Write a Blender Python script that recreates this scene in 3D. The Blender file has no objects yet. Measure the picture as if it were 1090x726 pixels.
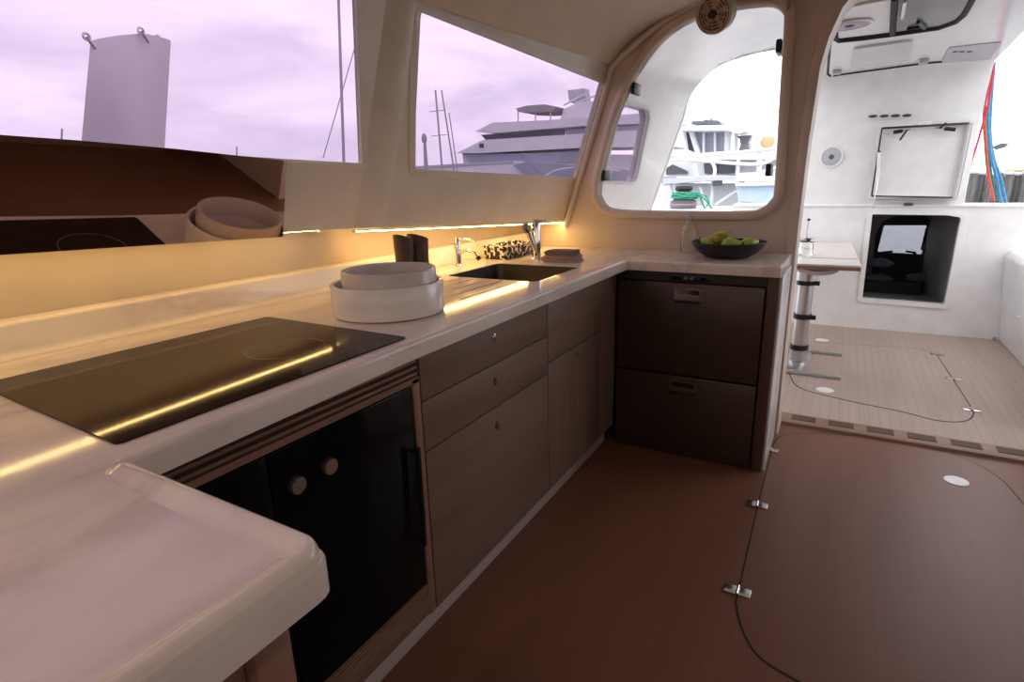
import bpy, bmesh, math, random
from mathutils import Vector, Matrix
from mathutils.geometry import tessellate_polygon
PI = math.pi
random.seed(7)
sc = bpy.context.scene
COL = sc.collection

# ------------------------------------------------------------------ camera
FPX = 596.877
YAW, PIT, ROL = 0.531330203, 0.268702405, -0.0281899
CH = 1.28
_f = Vector((-math.sin(YAW) * math.cos(PIT), math.cos(YAW) * math.cos(PIT), -math.sin(PIT)))
_r0 = Vector((math.cos(YAW), math.sin(YAW), 0)); _u0 = _r0.cross(_f)
_r = math.cos(ROL) * _r0 + math.sin(ROL) * _u0
_u = -math.sin(ROL) * _r0 + math.cos(ROL) * _u0
EYE = Vector((0, 0, CH))
def ray(x, y): return (x - 545) * _r - (y - 363) * _u + FPX * _f
def atY(x, y, Y): d = ray(x, y); return EYE + d * (Y / d.y)      # measured point at a known distance
def atX(x, y, X): d = ray(x, y); return EYE + d * (X / d.x)
def atZ(x, y, Z): d = ray(x, y); return EYE + d * ((Z - CH) / d.z)

cam = bpy.data.cameras.new('camera'); co = bpy.data.objects.new('camera', cam); COL.objects.link(co)
M = Matrix((( _r.x, _u.x, -_f.x), (_r.y, _u.y, -_f.y), (_r.z, _u.z, -_f.z))).to_4x4()
M.translation = EYE; co.matrix_world = M
cam.sensor_width = 36; cam.lens = 36 * FPX / 1090; cam.clip_start = 0.02; cam.clip_end = 2000
sc.camera = co
sc.view_settings.view_transform = 'Standard'
try: sc.view_settings.look = 'None'
except Exception: pass
sc.view_settings.exposure = 0.0; sc.view_settings.gamma = 1.0
sc.view_settings.use_curve_mapping = False
sc.cycles.max_bounces = 14; sc.cycles.diffuse_bounces = 5; sc.cycles.glossy_bounces = 5
sc.cycles.transparent_max_bounces = 16; sc.cycles.transmission_bounces = 8
sc.cycles.sample_clamp_indirect = 6.0
sc.cycles.use_denoising = True

# ------------------------------------------------------------------ materials
MATS = {}
def mat(name, col, rough=0.5, metal=0.0, coat=0.0, spec=0.5, noise=None, bump=None, emit=None, trans=0.0, ior=1.45):
    """noise = (colour2, scale xyz, detail, lo, hi): procedural mottling between col and colour2"""
    if name in MATS: return MATS[name]
    m = bpy.data.materials.new(name); m.use_nodes = True
    nt = m.node_tree; b = nt.nodes['Principled BSDF']
    b.inputs['Base Color'].default_value = (*col, 1); b.inputs['Roughness'].default_value = rough
    b.inputs['Metallic'].default_value = metal; b.inputs['Specular IOR Level'].default_value = spec
    b.inputs['Coat Weight'].default_value = coat; b.inputs['Coat Roughness'].default_value = 0.08
    b.inputs['IOR'].default_value = ior; b.inputs['Transmission Weight'].default_value = trans
    if emit:
        b.inputs['Emission Color'].default_value = (*emit[0], 1); b.inputs['Emission Strength'].default_value = emit[1]
    tc = nt.nodes.new('ShaderNodeTexCoord')
    if noise is None: noise = (tuple(c * 0.93 for c in col), (9, 9, 9), 3, 0.35, 0.7)
    c2, s, det, lo, hi = noise
    mp = nt.nodes.new('ShaderNodeMapping'); mp.inputs['Scale'].default_value = s
    nt.links.new(tc.outputs['Object'], mp.inputs['Vector'])
    n = nt.nodes.new('ShaderNodeTexNoise'); n.inputs['Scale'].default_value = 1; n.inputs['Detail'].default_value = det
    nt.links.new(mp.outputs[0], n.inputs['Vector'])
    cr = nt.nodes.new('ShaderNodeValToRGB'); cr.color_ramp.elements[0].position = lo; cr.color_ramp.elements[1].position = hi
    cr.color_ramp.elements[0].color = (*col, 1); cr.color_ramp.elements[1].color = (*c2, 1)
    nt.links.new(n.outputs['Fac'], cr.inputs[0]); nt.links.new(cr.outputs[0], b.inputs['Base Color'])
    if bump:
        bp = nt.nodes.new('ShaderNodeBump'); bp.inputs['Strength'].default_value = bump; bp.inputs['Distance'].default_value = 0.004
        nt.links.new(n.outputs['Fac'], bp.inputs['Height']); nt.links.new(bp.outputs[0], b.inputs['Normal'])
    MATS[name] = m; return m

def mat_counter():
    m = mat('solid_surface', (0.76, 0.66, 0.61), 0.085, coat=0.0, spec=0.36)
    nt = m.node_tree; b = nt.nodes['Principled BSDF']
    tc = nt.nodes.new('ShaderNodeTexCoord'); mp = nt.nodes.new('ShaderNodeMapping')
    mp.inputs['Rotation'].default_value = (0, 0, 0.35); mp.inputs['Scale'].default_value = (4.2, 1.3, 3)
    nt.links.new(tc.outputs['Object'], mp.inputs[0])
    n = nt.nodes.new('ShaderNodeTexNoise'); n.inputs['Scale'].default_value = 1.7; n.inputs['Detail'].default_value = 6; n.inputs['Distortion'].default_value = 0.7
    nt.links.new(mp.outputs[0], n.inputs[0])
    cr = nt.nodes.new('ShaderNodeValToRGB'); e = cr.color_ramp.elements
    e[0].position = 0.40; e[0].color = (0.79, 0.70, 0.63, 1); e[1].position = 0.53; e[1].color = (0.74, 0.64, 0.585, 1)
    k = e.new(0.61); k.color = (0.64, 0.535, 0.53, 1); k = e.new(0.68); k.color = (0.76, 0.665, 0.61, 1)
    nt.links.new(n.outputs['Fac'], cr.inputs[0]); nt.links.new(cr.outputs[0], b.inputs['Base Color'])
    return m

def mat_wood(name, c1, c2, scale, rough=0.45, spec=0.35, axis='z'):
    return mat(name, c1, rough, spec=spec, noise=(c2, scale, 5, 0.35, 0.68))

def mat_deck(name, c1, c2, line, pitch, wline, rough=0.6):
    """faux teak: soft mottling and fine caulk lines running along Y"""
    m = mat(name, c1, rough, spec=0.3, noise=(c2, (7, 0.9, 3), 4, 0.3, 0.72))
    nt = m.node_tree; b = nt.nodes['Principled BSDF']
    base = b.inputs['Base Color'].links[0].from_socket
    geo = nt.nodes.new('ShaderNodeNewGeometry'); sx = nt.nodes.new('ShaderNodeSeparateXYZ')
    nt.links.new(geo.outputs['Position'], sx.inputs[0])
    d = nt.nodes.new('ShaderNodeMath'); d.operation = 'DIVIDE'; d.inputs[1].default_value = pitch; nt.links.new(sx.outputs['X'], d.inputs[0])
    fr = nt.nodes.new('ShaderNodeMath'); fr.operation = 'FRACT'; nt.links.new(d.outputs[0], fr.inputs[0])
    lt = nt.nodes.new('ShaderNodeMath'); lt.operation = 'LESS_THAN'; lt.inputs[1].default_value = wline; nt.links.new(fr.outputs[0], lt.inputs[0])
    mx = nt.nodes.new('ShaderNodeMix'); mx.data_type = 'RGBA'
    nt.links.new(lt.outputs[0], mx.inputs[0]); nt.links.new(base, mx.inputs[6]); mx.inputs[7].default_value = (*line, 1)
    nt.links.new(mx.outputs[2], b.inputs['Base Color'])
    return m

def mat_pane(name, tint, refl=0.06):
    m = bpy.data.materials.new(name); m.use_nodes = True; nt = m.node_tree; nt.nodes.clear()
    o = nt.nodes.new('ShaderNodeOutputMaterial'); t = nt.nodes.new('ShaderNodeBsdfTransparent'); g = nt.nodes.new('ShaderNodeBsdfGlossy')
    t.inputs[0].default_value = (*tint, 1); g.inputs['Roughness'].default_value = 0.02; g.inputs[0].default_value = (1, 1, 1, 1)
    lw = nt.nodes.new('ShaderNodeLayerWeight')
    pw = nt.nodes.new('ShaderNodeMath'); pw.operation = 'POWER'; pw.inputs[1].default_value = 5.0; nt.links.new(lw.outputs['Facing'], pw.inputs[0])
    mr = nt.nodes.new('ShaderNodeMath'); mr.operation = 'MULTIPLY_ADD'; mr.inputs[1].default_value = 0.6; mr.inputs[2].default_value = refl
    nt.links.new(pw.outputs[0], mr.inputs[0])
    x = nt.nodes.new('ShaderNodeMixShader'); mr.use_clamp = True
    nt.links.new(mr.outputs[0], x.inputs[0]); nt.links.new(t.outputs[0], x.inputs[1]); nt.links.new(g.outputs[0], x.inputs[2]); nt.links.new(x.outputs[0], o.inputs[0])
    MATS[name] = m; return m

COUNTER = mat_counter()
THRESH = mat_wood('threshold_teak', (0.31, 0.19, 0.14), (0.26, 0.155, 0.112), (2, 14, 14))
LOUV = mat('louvre_brown', (0.17, 0.10, 0.07), 0.6)

CREAM = mat('cream_gelcoat', (0.73, 0.66, 0.57), 0.35, coat=0.15)
CREAM2 = mat('cream_headliner', (0.70, 0.64, 0.57), 0.6)
WHITE = mat('white_gelcoat', (0.87, 0.87, 0.88), 0.25, coat=0.3)
GREYWHITE = mat('grey_white_gelcoat', (0.66, 0.66, 0.69), 0.35)
WOOD = mat_wood('light_oak_laminate', (0.225, 0.150, 0.108), (0.18, 0.118, 0.084), (14, 1.0, 14))
WOODV = mat_wood('light_oak_laminate_vertical', (0.215, 0.140, 0.100), (0.172, 0.110, 0.078), (14, 14, 1.2))
WOODD = mat_wood('brown_oak_trim', (0.29, 0.165, 0.115), (0.22, 0.125, 0.085), (16, 1.2, 16))
FLOOR = mat_deck('brown_faux_teak', (0.215, 0.092, 0.058), (0.175, 0.075, 0.047), (0.175, 0.079, 0.052), 0.052, 0.05, 0.38)  # same teak as DECK; the cabin's shade is put into this darker colour
DECK = mat_deck('pale_faux_teak', (0.46, 0.36, 0.31), (0.41, 0.315, 0.27), (0.36, 0.275, 0.235), 0.048, 0.07)  # same teak as FLOOR; the cockpit's daylight is put into this paler colour
DECK2 = mat_deck('pale_faux_teak_hatch', (0.46, 0.36, 0.31), (0.41, 0.315, 0.27), (0.36, 0.275, 0.235), 0.048, 0.07)  # hatch copy, daylight in its colour as well
SEAM = mat('dark_seam', (0.03, 0.02, 0.018), 0.8)
PLINTH = mat('pinkish_white_plinth', (0.50, 0.42, 0.40), 0.4)
BLACKG = mat('black_glass', (0.006, 0.005, 0.006), 0.10, spec=0.08)
HOB = mat('ceramic_hob_glass', (0.030, 0.016, 0.013), 0.055, spec=0.085, noise=((0.036, 0.022, 0.016), (20, 20, 20), 3, 0.4, 0.7))
HOB.node_tree.nodes['Principled BSDF'].inputs['Specular Tint'].default_value = (1.0, 0.80, 0.66, 1)
RING = mat('printed_hob_ring', (0.30, 0.26, 0.21), 0.3)
BLACK = mat('black_plastic', (0.012, 0.012, 0.013), 0.4)
BLACKR = mat('black_rubber', (0.02, 0.02, 0.022), 0.7)
STEEL = mat('brushed_steel', (0.62, 0.60, 0.58), 0.25, metal=1.0)
CHROME = mat('chrome', (0.80, 0.79, 0.78), 0.08, metal=1.0)
SINKM = mat('steel_sink', (0.17, 0.14, 0.125), 0.35, metal=1.0)
ALU = mat('anodised_aluminium', (0.62, 0.62, 0.64), 0.34, metal=1.0)
MIRROR = mat('bronze_mirror', (0.66, 0.52, 0.43), 0.015, metal=1.0, noise=((0.64, 0.50, 0.41), (2, 2, 2), 1, 0.3, 0.7))
FRIDGE = mat('dark_bronze_steel', (0.095, 0.066, 0.050), 0.36, metal=0.55, noise=((0.08, 0.055, 0.042), (3, 3, 60), 3, 0.3, 0.7))
FRIDGEB = mat('fridge_surround', (0.03, 0.024, 0.02), 0.5)
CERAM = mat('white_ceramic', (0.87, 0.82, 0.76), 0.22, coat=0.2)
CERAMG = mat('pale_grey_ceramic', (0.62, 0.56, 0.52), 0.3, coat=0.1)
DKWOOD = mat_wood('dark_walnut', (0.05, 0.03, 0.022), (0.085, 0.052, 0.036), (30, 30, 4), 0.4)
TOWEL = mat('mauve_terry', (0.36, 0.26, 0.255), 0.95, spec=0.1, bump=0.8, noise=((0.42, 0.31, 0.30), (220, 220, 220), 3, 0.35, 0.7))
TOWELD = mat('dark_terry', (0.20, 0.15, 0.155), 0.95, spec=0.1, bump=0.8, noise=((0.25, 0.19, 0.19), (220, 220, 220), 3, 0.35, 0.7))
BOWLB = mat('matt_black_bowl', (0.018, 0.015, 0.016), 0.5)
PEAR = mat('pear_skin', (0.42, 0.46, 0.04), 0.4, noise=((0.33, 0.36, 0.05), (40, 40, 40), 4, 0.4, 0.65))
PEARG = mat('green_pear_skin', (0.28, 0.40, 0.05), 0.4, noise=((0.36, 0.44, 0.07), (40, 40, 40), 4, 0.4, 0.65))
PEARB = mat('russet_pear_skin', (0.46, 0.36, 0.03), 0.4, noise=((0.26, 0.15, 0.04), (45, 45, 45), 4, 0.45, 0.62))
STALK = mat('stalk', (0.07, 0.04, 0.02), 0.8)
GLASS = mat('clear_glass', (0.95, 0.96, 0.95), 0.02, trans=1.0, ior=1.45, noise=((0.94, 0.95, 0.94), (3, 3, 3), 1, 0.3, 0.7))
LEAF = mat('dark_leaf', (0.02, 0.035, 0.025), 0.5)
FANM = mat('bronze_fan_grille', (0.62, 0.46, 0.36), 0.35, metal=0.3)
FANB = mat('beige_fan_body', (0.70, 0.63, 0.50), 0.4)
FAND = mat('dark_fan_inside', (0.20, 0.125, 0.095), 0.6)
LED = mat('warm_led', (1, 0.8, 0.5), 0.5, emit=((1.0, 0.655, 0.235), 44.0))
TINT = mat_pane('lavender_tinted_glass', (0.560, 0.498, 0.573), 0.012)
TINT3 = mat_pane('pale_cabin_glass', (0.58, 0.54, 0.525), 0.03)
TINT2 = mat_pane('smoked_glass', (0.45, 0.45, 0.48), 0.06)
CLEARP = mat_pane('clear_pane', (0.50, 0.50, 0.53), 0.04)
ROPER = mat('red_rope', (0.62, 0.05, 0.07), 0.8, bump=0.6, noise=((0.45, 0.03, 0.05), (90, 90, 30), 2, 0.4, 0.6))
ROPEO = mat('orange_red_rope', (0.55, 0.12, 0.07), 0.8, bump=0.6, noise=((0.42, 0.08, 0.05), (90, 90, 30), 2, 0.4, 0.6))
ROPEB = mat('blue_rope', (0.06, 0.22, 0.42), 0.8, bump=0.6, noise=((0.10, 0.32, 0.52), (90, 90, 30), 2, 0.4, 0.6))
ROPET = mat('teal_rope', (0.04, 0.20, 0.22), 0.8, bump=0.6, noise=((0.03, 0.14, 0.17), (90, 90, 30), 2, 0.4, 0.6))
ROPEG = mat('green_rope', (0.03, 0.20, 0.13), 0.8, bump=0.6, noise=((0.05, 0.30, 0.20), (60, 60, 60), 2, 0.4, 0.6))
HULL = mat('boat_white', (0.74, 0.74, 0.76), 0.35, noise=((0.70, 0.70, 0.72), (0.5, 0.5, 0.5), 2, 0.3, 0.7))
HULLG = mat('boat_grey', (0.50, 0.50, 0.54), 0.4)
BOATWIN = mat('boat_window', (0.06, 0.06, 0.08), 0.1)
BOATWIN2 = mat('pale_boat_window', (0.30, 0.32, 0.40), 0.15)
BLUEHULL = mat('pale_blue_hull', (0.45, 0.56, 0.70), 0.35)
ORANGE = mat('orange_buoy', (0.70, 0.38, 0.20), 0.5)
BOARDM = mat('grey_white_daggerboard', (0.80, 0.76, 0.79), 0.5, noise=((0.72, 0.68, 0.72), (3, 3, 1.2), 4, 0.35, 0.65))
PILE = mat('weathered_piling', (0.10, 0.095, 0.095), 0.9, noise=((0.19, 0.18, 0.17), (9, 9, 1.5), 4, 0.4, 0.65))
GRASS = mat('mossy_bank', (0.22, 0.27, 0.14), 0.9, noise=((0.34, 0.36, 0.22), (3, 3, 3), 4, 0.4, 0.65))
MASTM = mat('mast_aluminium', (0.40, 0.39, 0.44), 0.5)
SPEAK = mat('speaker_grille', (0.50, 0.50, 0.56), 0.6)
SPEAKC = mat('speaker_cone', (0.10, 0.10, 0.12), 0.5)
DGREY = mat('dark_grey_liner', (0.24, 0.24, 0.235), 0.6)
BEDDING = mat('blue_grey_bedding', (0.16, 0.17, 0.24), 0.9, noise=((0.10, 0.11, 0.16), (9, 9, 9), 3, 0.4, 0.6))
WATER = mat('harbour_water', (0.10, 0.12, 0.14), 0.12, bump=0.5, noise=((0.12, 0.14, 0.16), (1.4, 3.5, 1), 4, 0.3, 0.7))
DISC = mat('satin_white_disc', (0.86, 0.86, 0.88), 0.3)
BASK = None

def mat_weave():
    m = mat('black_white_weave', (0.02, 0.016, 0.015), 0.6)
    nt = m.node_tree; b = nt.nodes['Principled BSDF']
    tc = nt.nodes.new('ShaderNodeTexCoord'); mp = nt.nodes.new('ShaderNodeMapping'); mp.inputs['Scale'].default_value = (58, 58, 58)
    mp.inputs['Rotation'].default_value = (0.6, 0.0, 0.0)
    nt.links.new(tc.outputs['Object'], mp.inputs[0])
    ck = nt.nodes.new('ShaderNodeTexVoronoi'); ck.inputs['Scale'].default_value = 1.0; ck.distance = 'CHEBYCHEV'
    nt.links.new(mp.outputs[0], ck.inputs[0])
    cr = nt.nodes.new('ShaderNodeValToRGB'); e = cr.color_ramp.elements; cr.color_ramp.interpolation = 'CONSTANT'
    e[0].position = 0; e[0].color = (0.018, 0.013, 0.012, 1); e[1].position = 0.47; e[1].color = (0.78, 0.70, 0.58, 1)
    nt.links.new(ck.outputs['Distance'], cr.inputs[0]); nt.links.new(cr.outputs[0], b.inputs['Base Color'])
    return m
WEAVE = mat_weave()

# ------------------------------------------------------------------ mesh builder
class MB:
    def __init__(s): s.bm = bmesh.new()
    def _merge(s, t):
        me = bpy.data.meshes.new('t'); t.to_mesh(me); t.free(); s.bm.from_mesh(me); bpy.data.meshes.remove(me); return s
    def box(s, lo, hi, bev=0.0, seg=2, rot=None):
        t = bmesh.new(); lo, hi = Vector(lo), Vector(hi); c = (lo + hi) / 2; d = hi - lo
        bmesh.ops.create_cube(t, size=1)
        bmesh.ops.scale(t, vec=(abs(d.x), abs(d.y), abs(d.z)), verts=t.verts)
        if bev: bmesh.ops.bevel(t, geom=list(t.edges), offset=bev, segments=seg, profile=0.5, affect='EDGES')
        if rot: bmesh.ops.rotate(t, cent=(0, 0, 0), matrix=rot, verts=t.verts)
        bmesh.ops.translate(t, vec=c, verts=t.verts); return s._merge(t)
    def prism(s, pts, vec, bev=0.0):
        t = bmesh.new(); vs = [t.verts.new(Vector(p)) for p in pts]; vt = [t.verts.new(Vector(p) + Vector(vec)) for p in pts]; n = len(vs)
        t.faces.new(vs); t.faces.new(list(reversed(vt)))
        for i in range(n): t.faces.new((vs[(i + 1) % n], vs[i], vt[i], vt[(i + 1) % n]))
        bmesh.ops.recalc_face_normals(t, faces=t.faces)
        if bev: bmesh.ops.bevel(t, geom=list(t.edges), offset=bev, segments=2, profile=0.5, affect='EDGES')
        return s._merge(t)
    def tube(s, pts, r, n=10, caps=True):
        pts = [Vector(p) for p in pts]; t = bmesh.new(); rings = []
        rr = r if isinstance(r, (list, tuple)) else [r] * len(pts)
        up = None
        for i, p in enumerate(pts):
            a = pts[max(0, i - 1)]; b = pts[min(len(pts) - 1, i + 1)]; d = (b - a).normalized()
            if up is None:
                up = Vector((0, 0, 1)) if abs(d.z) < 0.9 else Vector((1, 0, 0))
            x = d.cross(up).normalized(); y = x.cross(d).normalized(); up = y
            rings.append([t.verts.new(p + rr[i] * (math.cos(2 * PI * k / n) * x + math.sin(2 * PI * k / n) * y)) for k in range(n)])
        for a, b in zip(rings, rings[1:]):
            for k in range(n): t.faces.new((a[k], a[(k + 1) % n], b[(k + 1) % n], b[k]))
        if caps: t.faces.new(list(reversed(rings[0]))); t.faces.new(rings[-1])
        bmesh.ops.recalc_face_normals(t, faces=t.faces); return s._merge(t)
    def lathe(s, prof, c=(0, 0, 0), n=40, axis=(0, 0, 1), sx=1.0, sy=1.0):
        t = bmesh.new(); rings = []; c = Vector(c); ax = Vector(axis).normalized()
        q = Vector((0, 0, 1)).rotation_difference(ax)
        for (r, z) in prof:
            if r < 1e-6: rings.append([t.verts.new(c + q @ Vector((0, 0, z)))]); continue
            rings.append([t.verts.new(c + q @ Vector((r * sx * math.cos(2 * PI * k / n), r * sy * math.sin(2 * PI * k / n), z))) for k in range(n)])
        for a, b in zip(rings, rings[1:]):
            for k in range(n):
                k2 = (k + 1) % n
                if len(a) == 1 and len(b) == 1: break
                if len(a) == 1: t.faces.new((a[0], b[k2], b[k]))
                elif len(b) == 1: t.faces.new((a[k], a[k2], b[0]))
                else: t.faces.new((a[k], a[k2], b[k2], b[k]))
        if len(rings[0]) > 1 and prof[0] != prof[-1]: t.faces.new(list(reversed(rings[0])))
        if len(rings[-1]) > 1 and prof[0] != prof[-1]: t.faces.new(rings[-1])
        bmesh.ops.remove_doubles(t, verts=t.verts, dist=1e-6)
        bmesh.ops.recalc_face_normals(t, faces=t.faces); return s._merge(t)
    def plate(s, outer, holes, fn, depth):
        """outer, holes: 2-D loops; fn(u,v,w) -> point; w runs 0..depth. Solid plate with through holes."""
        t = bmesh.new(); loops = [outer] + list(holes)
        flat = [p for l in loops for p in l]
        tri = tessellate_polygon([[Vector((p[0], p[1], 0)) for p in l] for l in loops])
        A = [t.verts.new(fn(p[0], p[1], 0)) for p in flat]; B = [t.verts.new(fn(p[0], p[1], depth)) for p in flat]
        for a, b, c in tri:
            try: t.faces.new((A[a], A[b], A[c])); t.faces.new((B[c], B[b], B[a]))
            except ValueError: pass
        k = 0
        for l in loops:
            n = len(l)
            for i in range(n):
                j = (i + 1) % n; t.faces.new((A[k + i], A[k + j], B[k + j], B[k + i]))
            k += n
        bmesh.ops.recalc_face_normals(t, faces=t.faces); return s._merge(t)
    def strip(s, rows, closed=False, thick=None):
        """rows of points -> surface; thick offsets a second skin"""
        t = bmesh.new(); R = [[t.verts.new(Vector(p)) for p in r] for r in rows]
        for a, b in zip(R, R[1:]):
            for i in range(len(a) - 1): t.faces.new((a[i], a[i + 1], b[i + 1], b[i]))
        if thick:
            bmesh.ops.recalc_face_normals(t, faces=t.faces)
            bmesh.ops.solidify(t, geom=list(t.faces), thickness=thick)
        return s._merge(t)
    def build(s, name, m, parent=None, smooth=38, base=False, flat_top=False):
        me = bpy.data.meshes.new(name); bm = s.bm
        xs = [v.co for v in bm.verts]
        lo = Vector((min(v.x for v in xs), min(v.y for v in xs), min(v.z for v in xs))); hi = Vector((max(v.x for v in xs), max(v.y for v in xs), max(v.z for v in xs)))
        c = (lo + hi) / 2
        if base: c.z = lo.z
        bmesh.ops.translate(bm, vec=-c, verts=bm.verts)
        bm.normal_update()
        for f in bm.faces: f.smooth = not (flat_top and abs(f.normal.z) > .9995)
        bm.to_mesh(me); bm.free()
        try: me.set_sharp_from_angle(angle=math.radians(smooth))
        except Exception: pass
        if flat_top:
            me.polygons.foreach_set('use_smooth', [abs(p.normal.z) < .9995 for p in me.polygons])
        me.materials.append(m)
        o = bpy.data.objects.new(name, me); COL.objects.link(o)
        w = Vector((0, 0, 0)); p = parent
        while p is not None: w += p.location; p = p.parent
        o.parent = parent; o.location = c - w
        return o

def tag(o, label, cat, group=None, kind=None):
    o['label'] = label; o['category'] = cat
    if group: o['group'] = group
    if kind: o['kind'] = kind
    return o
def thing(name, loc, label, cat, group=None):
    o = bpy.data.objects.new(name, None); COL.objects.link(o); o.location = Vector(loc); o.empty_display_size = 0.05
    return tag(o, label, cat, group)
def struct(o, label=None, cat=None):
    o['kind'] = 'structure'
    if label: o['label'] = label
    if cat: o['category'] = cat
    return o
def copy_tree(o, parent=None):
    c = o.copy(); COL.objects.link(c); c.parent = parent
    for ch in list(o.children): copy_tree(ch, c)
    return c
def arc(cx, cy, r, a0, a1, n=6): return [(cx + r * math.cos(a0 + (a1 - a0) * i / n), cy + r * math.sin(a0 + (a1 - a0) * i / n)) for i in range(n + 1)]
def rrect(x0, y0, x1, y1, r, n=5):
    return arc(x1 - r, y0 + r, r, -PI / 2, 0, n) + arc(x1 - r, y1 - r, r, 0, PI / 2, n) + arc(x0 + r, y1 - r, r, PI / 2, PI, n) + arc(x0 + r, y0 + r, r, PI, 1.5 * PI, n)
def fillet(poly, radii, n=5):
    out = []; m = len(poly)
    for i, p in enumerate(poly):
        r = radii[i] if isinstance(radii, (list, tuple)) else radii
        if r <= 0: out.append(tuple(p)); continue
        P = Vector(p).to_2d(); a = (Vector(poly[i - 1]).to_2d() - P); b = (Vector(poly[(i + 1) % m]).to_2d() - P)
        ang = a.angle(b); d = min(r / math.tan(ang / 2), a.length * .49, b.length * .49); p0 = P + a.normalized() * d; p1 = P + b.normalized() * d
        for k in range(n + 1):
            t = k / n; q = (1 - t) ** 2 * p0 + 2 * t * (1 - t) * P + t * t * p1; out.append((q.x, q.y))
    return out
def inset(poly, d):
    m = len(poly); area = sum(poly[i][0] * poly[(i + 1) % m][1] - poly[(i + 1) % m][0] * poly[i][1] for i in range(m)); sg = 1 if area > 0 else -1
    out = []
    for i in range(m):
        P = Vector(poly[i]); a = (P - Vector(poly[i - 1])).normalized(); b = (Vector(poly[(i + 1) % m]) - P).normalized()
        na = Vector((-a.y, a.x)) * sg; nb = Vector((-b.y, b.x)) * sg; h = (na + nb)
        q = P + h * (d / max(0.3, 1 + na.dot(nb))); out.append((q.x, q.y))
    return out
def smoothline(pts, n=6):
    pts = [Vector(p) for p in pts]; out = []
    for i in range(len(pts) - 1):
        p0 = pts[max(0, i - 1)]; p1 = pts[i]; p2 = pts[i + 1]; p3 = pts[min(len(pts) - 1, i + 2)]
        for k in range(n):
            t = k / n
            out.append(0.5 * ((2 * p1) + (p2 - p0) * t + (2 * p0 - 5 * p1 + 4 * p2 - p3) * t * t + (3 * p1 - p0 - 3 * p2 + p3) * t ** 3))
    out.append(pts[-1]); return out

# ------------------------------------------------------------------ world: bright overcast sky
w = bpy.data.worlds.new('overcast_sky'); sc.world = w; w.use_nodes = True; nt = w.node_tree; nt.nodes.clear()
o_ = nt.nodes.new('ShaderNodeOutputWorld'); bg = nt.nodes.new('ShaderNodeBackground'); tc = nt.nodes.new('ShaderNodeTexCoord')
mp = nt.nodes.new('ShaderNodeMapping'); mp.inputs['Scale'].default_value = (1.3, 1.3, 5.5)
nz = nt.nodes.new('ShaderNodeTexNoise'); nz.inputs['Scale'].default_value = 1.9; nz.inputs['Detail'].default_value = 6; nz.inputs['Roughness'].default_value = 0.55; nz.inputs['Distortion'].default_value = 0.5
cr = nt.nodes.new('ShaderNodeValToRGB'); e = cr.color_ramp.elements
e[0].position = 0.36; e[0].color = (0.66, 0.67, 0.72, 1); e[1].position = 0.66; e[1].color = (1.0, 1.0, 1.0, 1)
nt.links.new(tc.outputs['Generated'], mp.inputs[0]); nt.links.new(mp.outputs[0], nz.inputs[0]); nt.links.new(nz.outputs['Fac'], cr.inputs[0])
nt.links.new(cr.outputs[0], bg.inputs[0]); bg.inputs[1].default_value = 3.6; nt.links.new(bg.outputs[0], o_.inputs[0])

# ================================================================== SETTING: cabin
def zed(Y): return 1.155 + (0.026 * (1.37 - Y) if Y < 1.37 else -0.0436 * (Y - 1.37))     # lower edge of the upper wall
def wx(Y, z):                                                                            # leaning upper wall surface
    a = 0.0132 * (Y - 1.37); b = 0.1203 * (Y - 1.37)
    t = min(1, max(0, (Y - 1.50) / 0.16)); t = t * t * (3 - 2 * t)
    return -1.56 + a * (1 - t) + b * t + 0.33 * (z - 1.149)
# cabin sole
fl = MB().box((-2.2, -2.2, -0.06), (2.6, 3.14, 0.0)).build('floor', FLOOR); struct(fl, 'brown teak-look cabin floor beside the galley', 'floor')
# wall_left: backsplash, underside and the leaning window wall
W1 = [(1.522, 1.369), (1.412, 1.834), (1.40, 1.86), (-1.7, 1.90), (-1.7, 1.395), (0.0, 1.392), (0.75, 1.388), (1.19, 1.375)]
W2 = [(1.754, 1.351), (2.971, 1.314), (2.974, 1.785), (1.633, 1.854)]
W1 = fillet([W1[0], W1[2], W1[3], W1[4], W1[5], W1[6], W1[7]], [0.008, 0.02, 0.03, 0.03, 0, 0, 0], 3)
W2 = fillet(W2, [0.015, 0.02, 0.02, 0.02], 3)
def subdiv_loop(l, step=0.12):
    out = []
    for i, p in enumerate(l):
        q = l[(i + 1) % len(l)]; d = math.hypot(q[0] - p[0], q[1] - p[1]); n = max(1, int(d / step))
        for k in range(n): out.append((p[0] + (q[0] - p[0]) * k / n, p[1] + (q[1] - p[1]) * k / n))
    return out
mb = MB()
def wallgrid(y0, y1, zf0, zf1, ny, nz=3):
    return [[Vector((wx(y0 + (y1 - y0) * i / ny, z), y0 + (y1 - y0) * i / ny, z)) for z in [zf0(y0 + (y1 - y0) * i / ny) + (zf1(y0 + (y1 - y0) * i / ny) - zf0(y0 + (y1 - y0) * i / ny)) * k / nz for k in range(nz + 1)]] for i in range(ny + 1)]
TOPZ = lambda Y: 1.93 - 0.02 * Y * 0.5
fnW = lambda u, v, d: Vector((wx(u, v) - d, u, v))
outerA = subdiv_loop([(-2.1, zed(-2.1)), (1.53, zed(1.53)), (1.53, 1.93), (-2.1, 1.93)], 0.2)
outerB = subdiv_loop([(1.66, zed(1.66)), (3.0, zed(3.0)), (3.0, 1.93), (1.66, 1.93)], 0.2)
# the windows' holes lie each in its own plane part; the post between them is a rounded strip
clipA = [p for p in W1]
mb.plate(outerA, [clipA], fnW, 0.016)
W2b = [(max(p[0], 1.668), p[1]) for p in W2]
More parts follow.
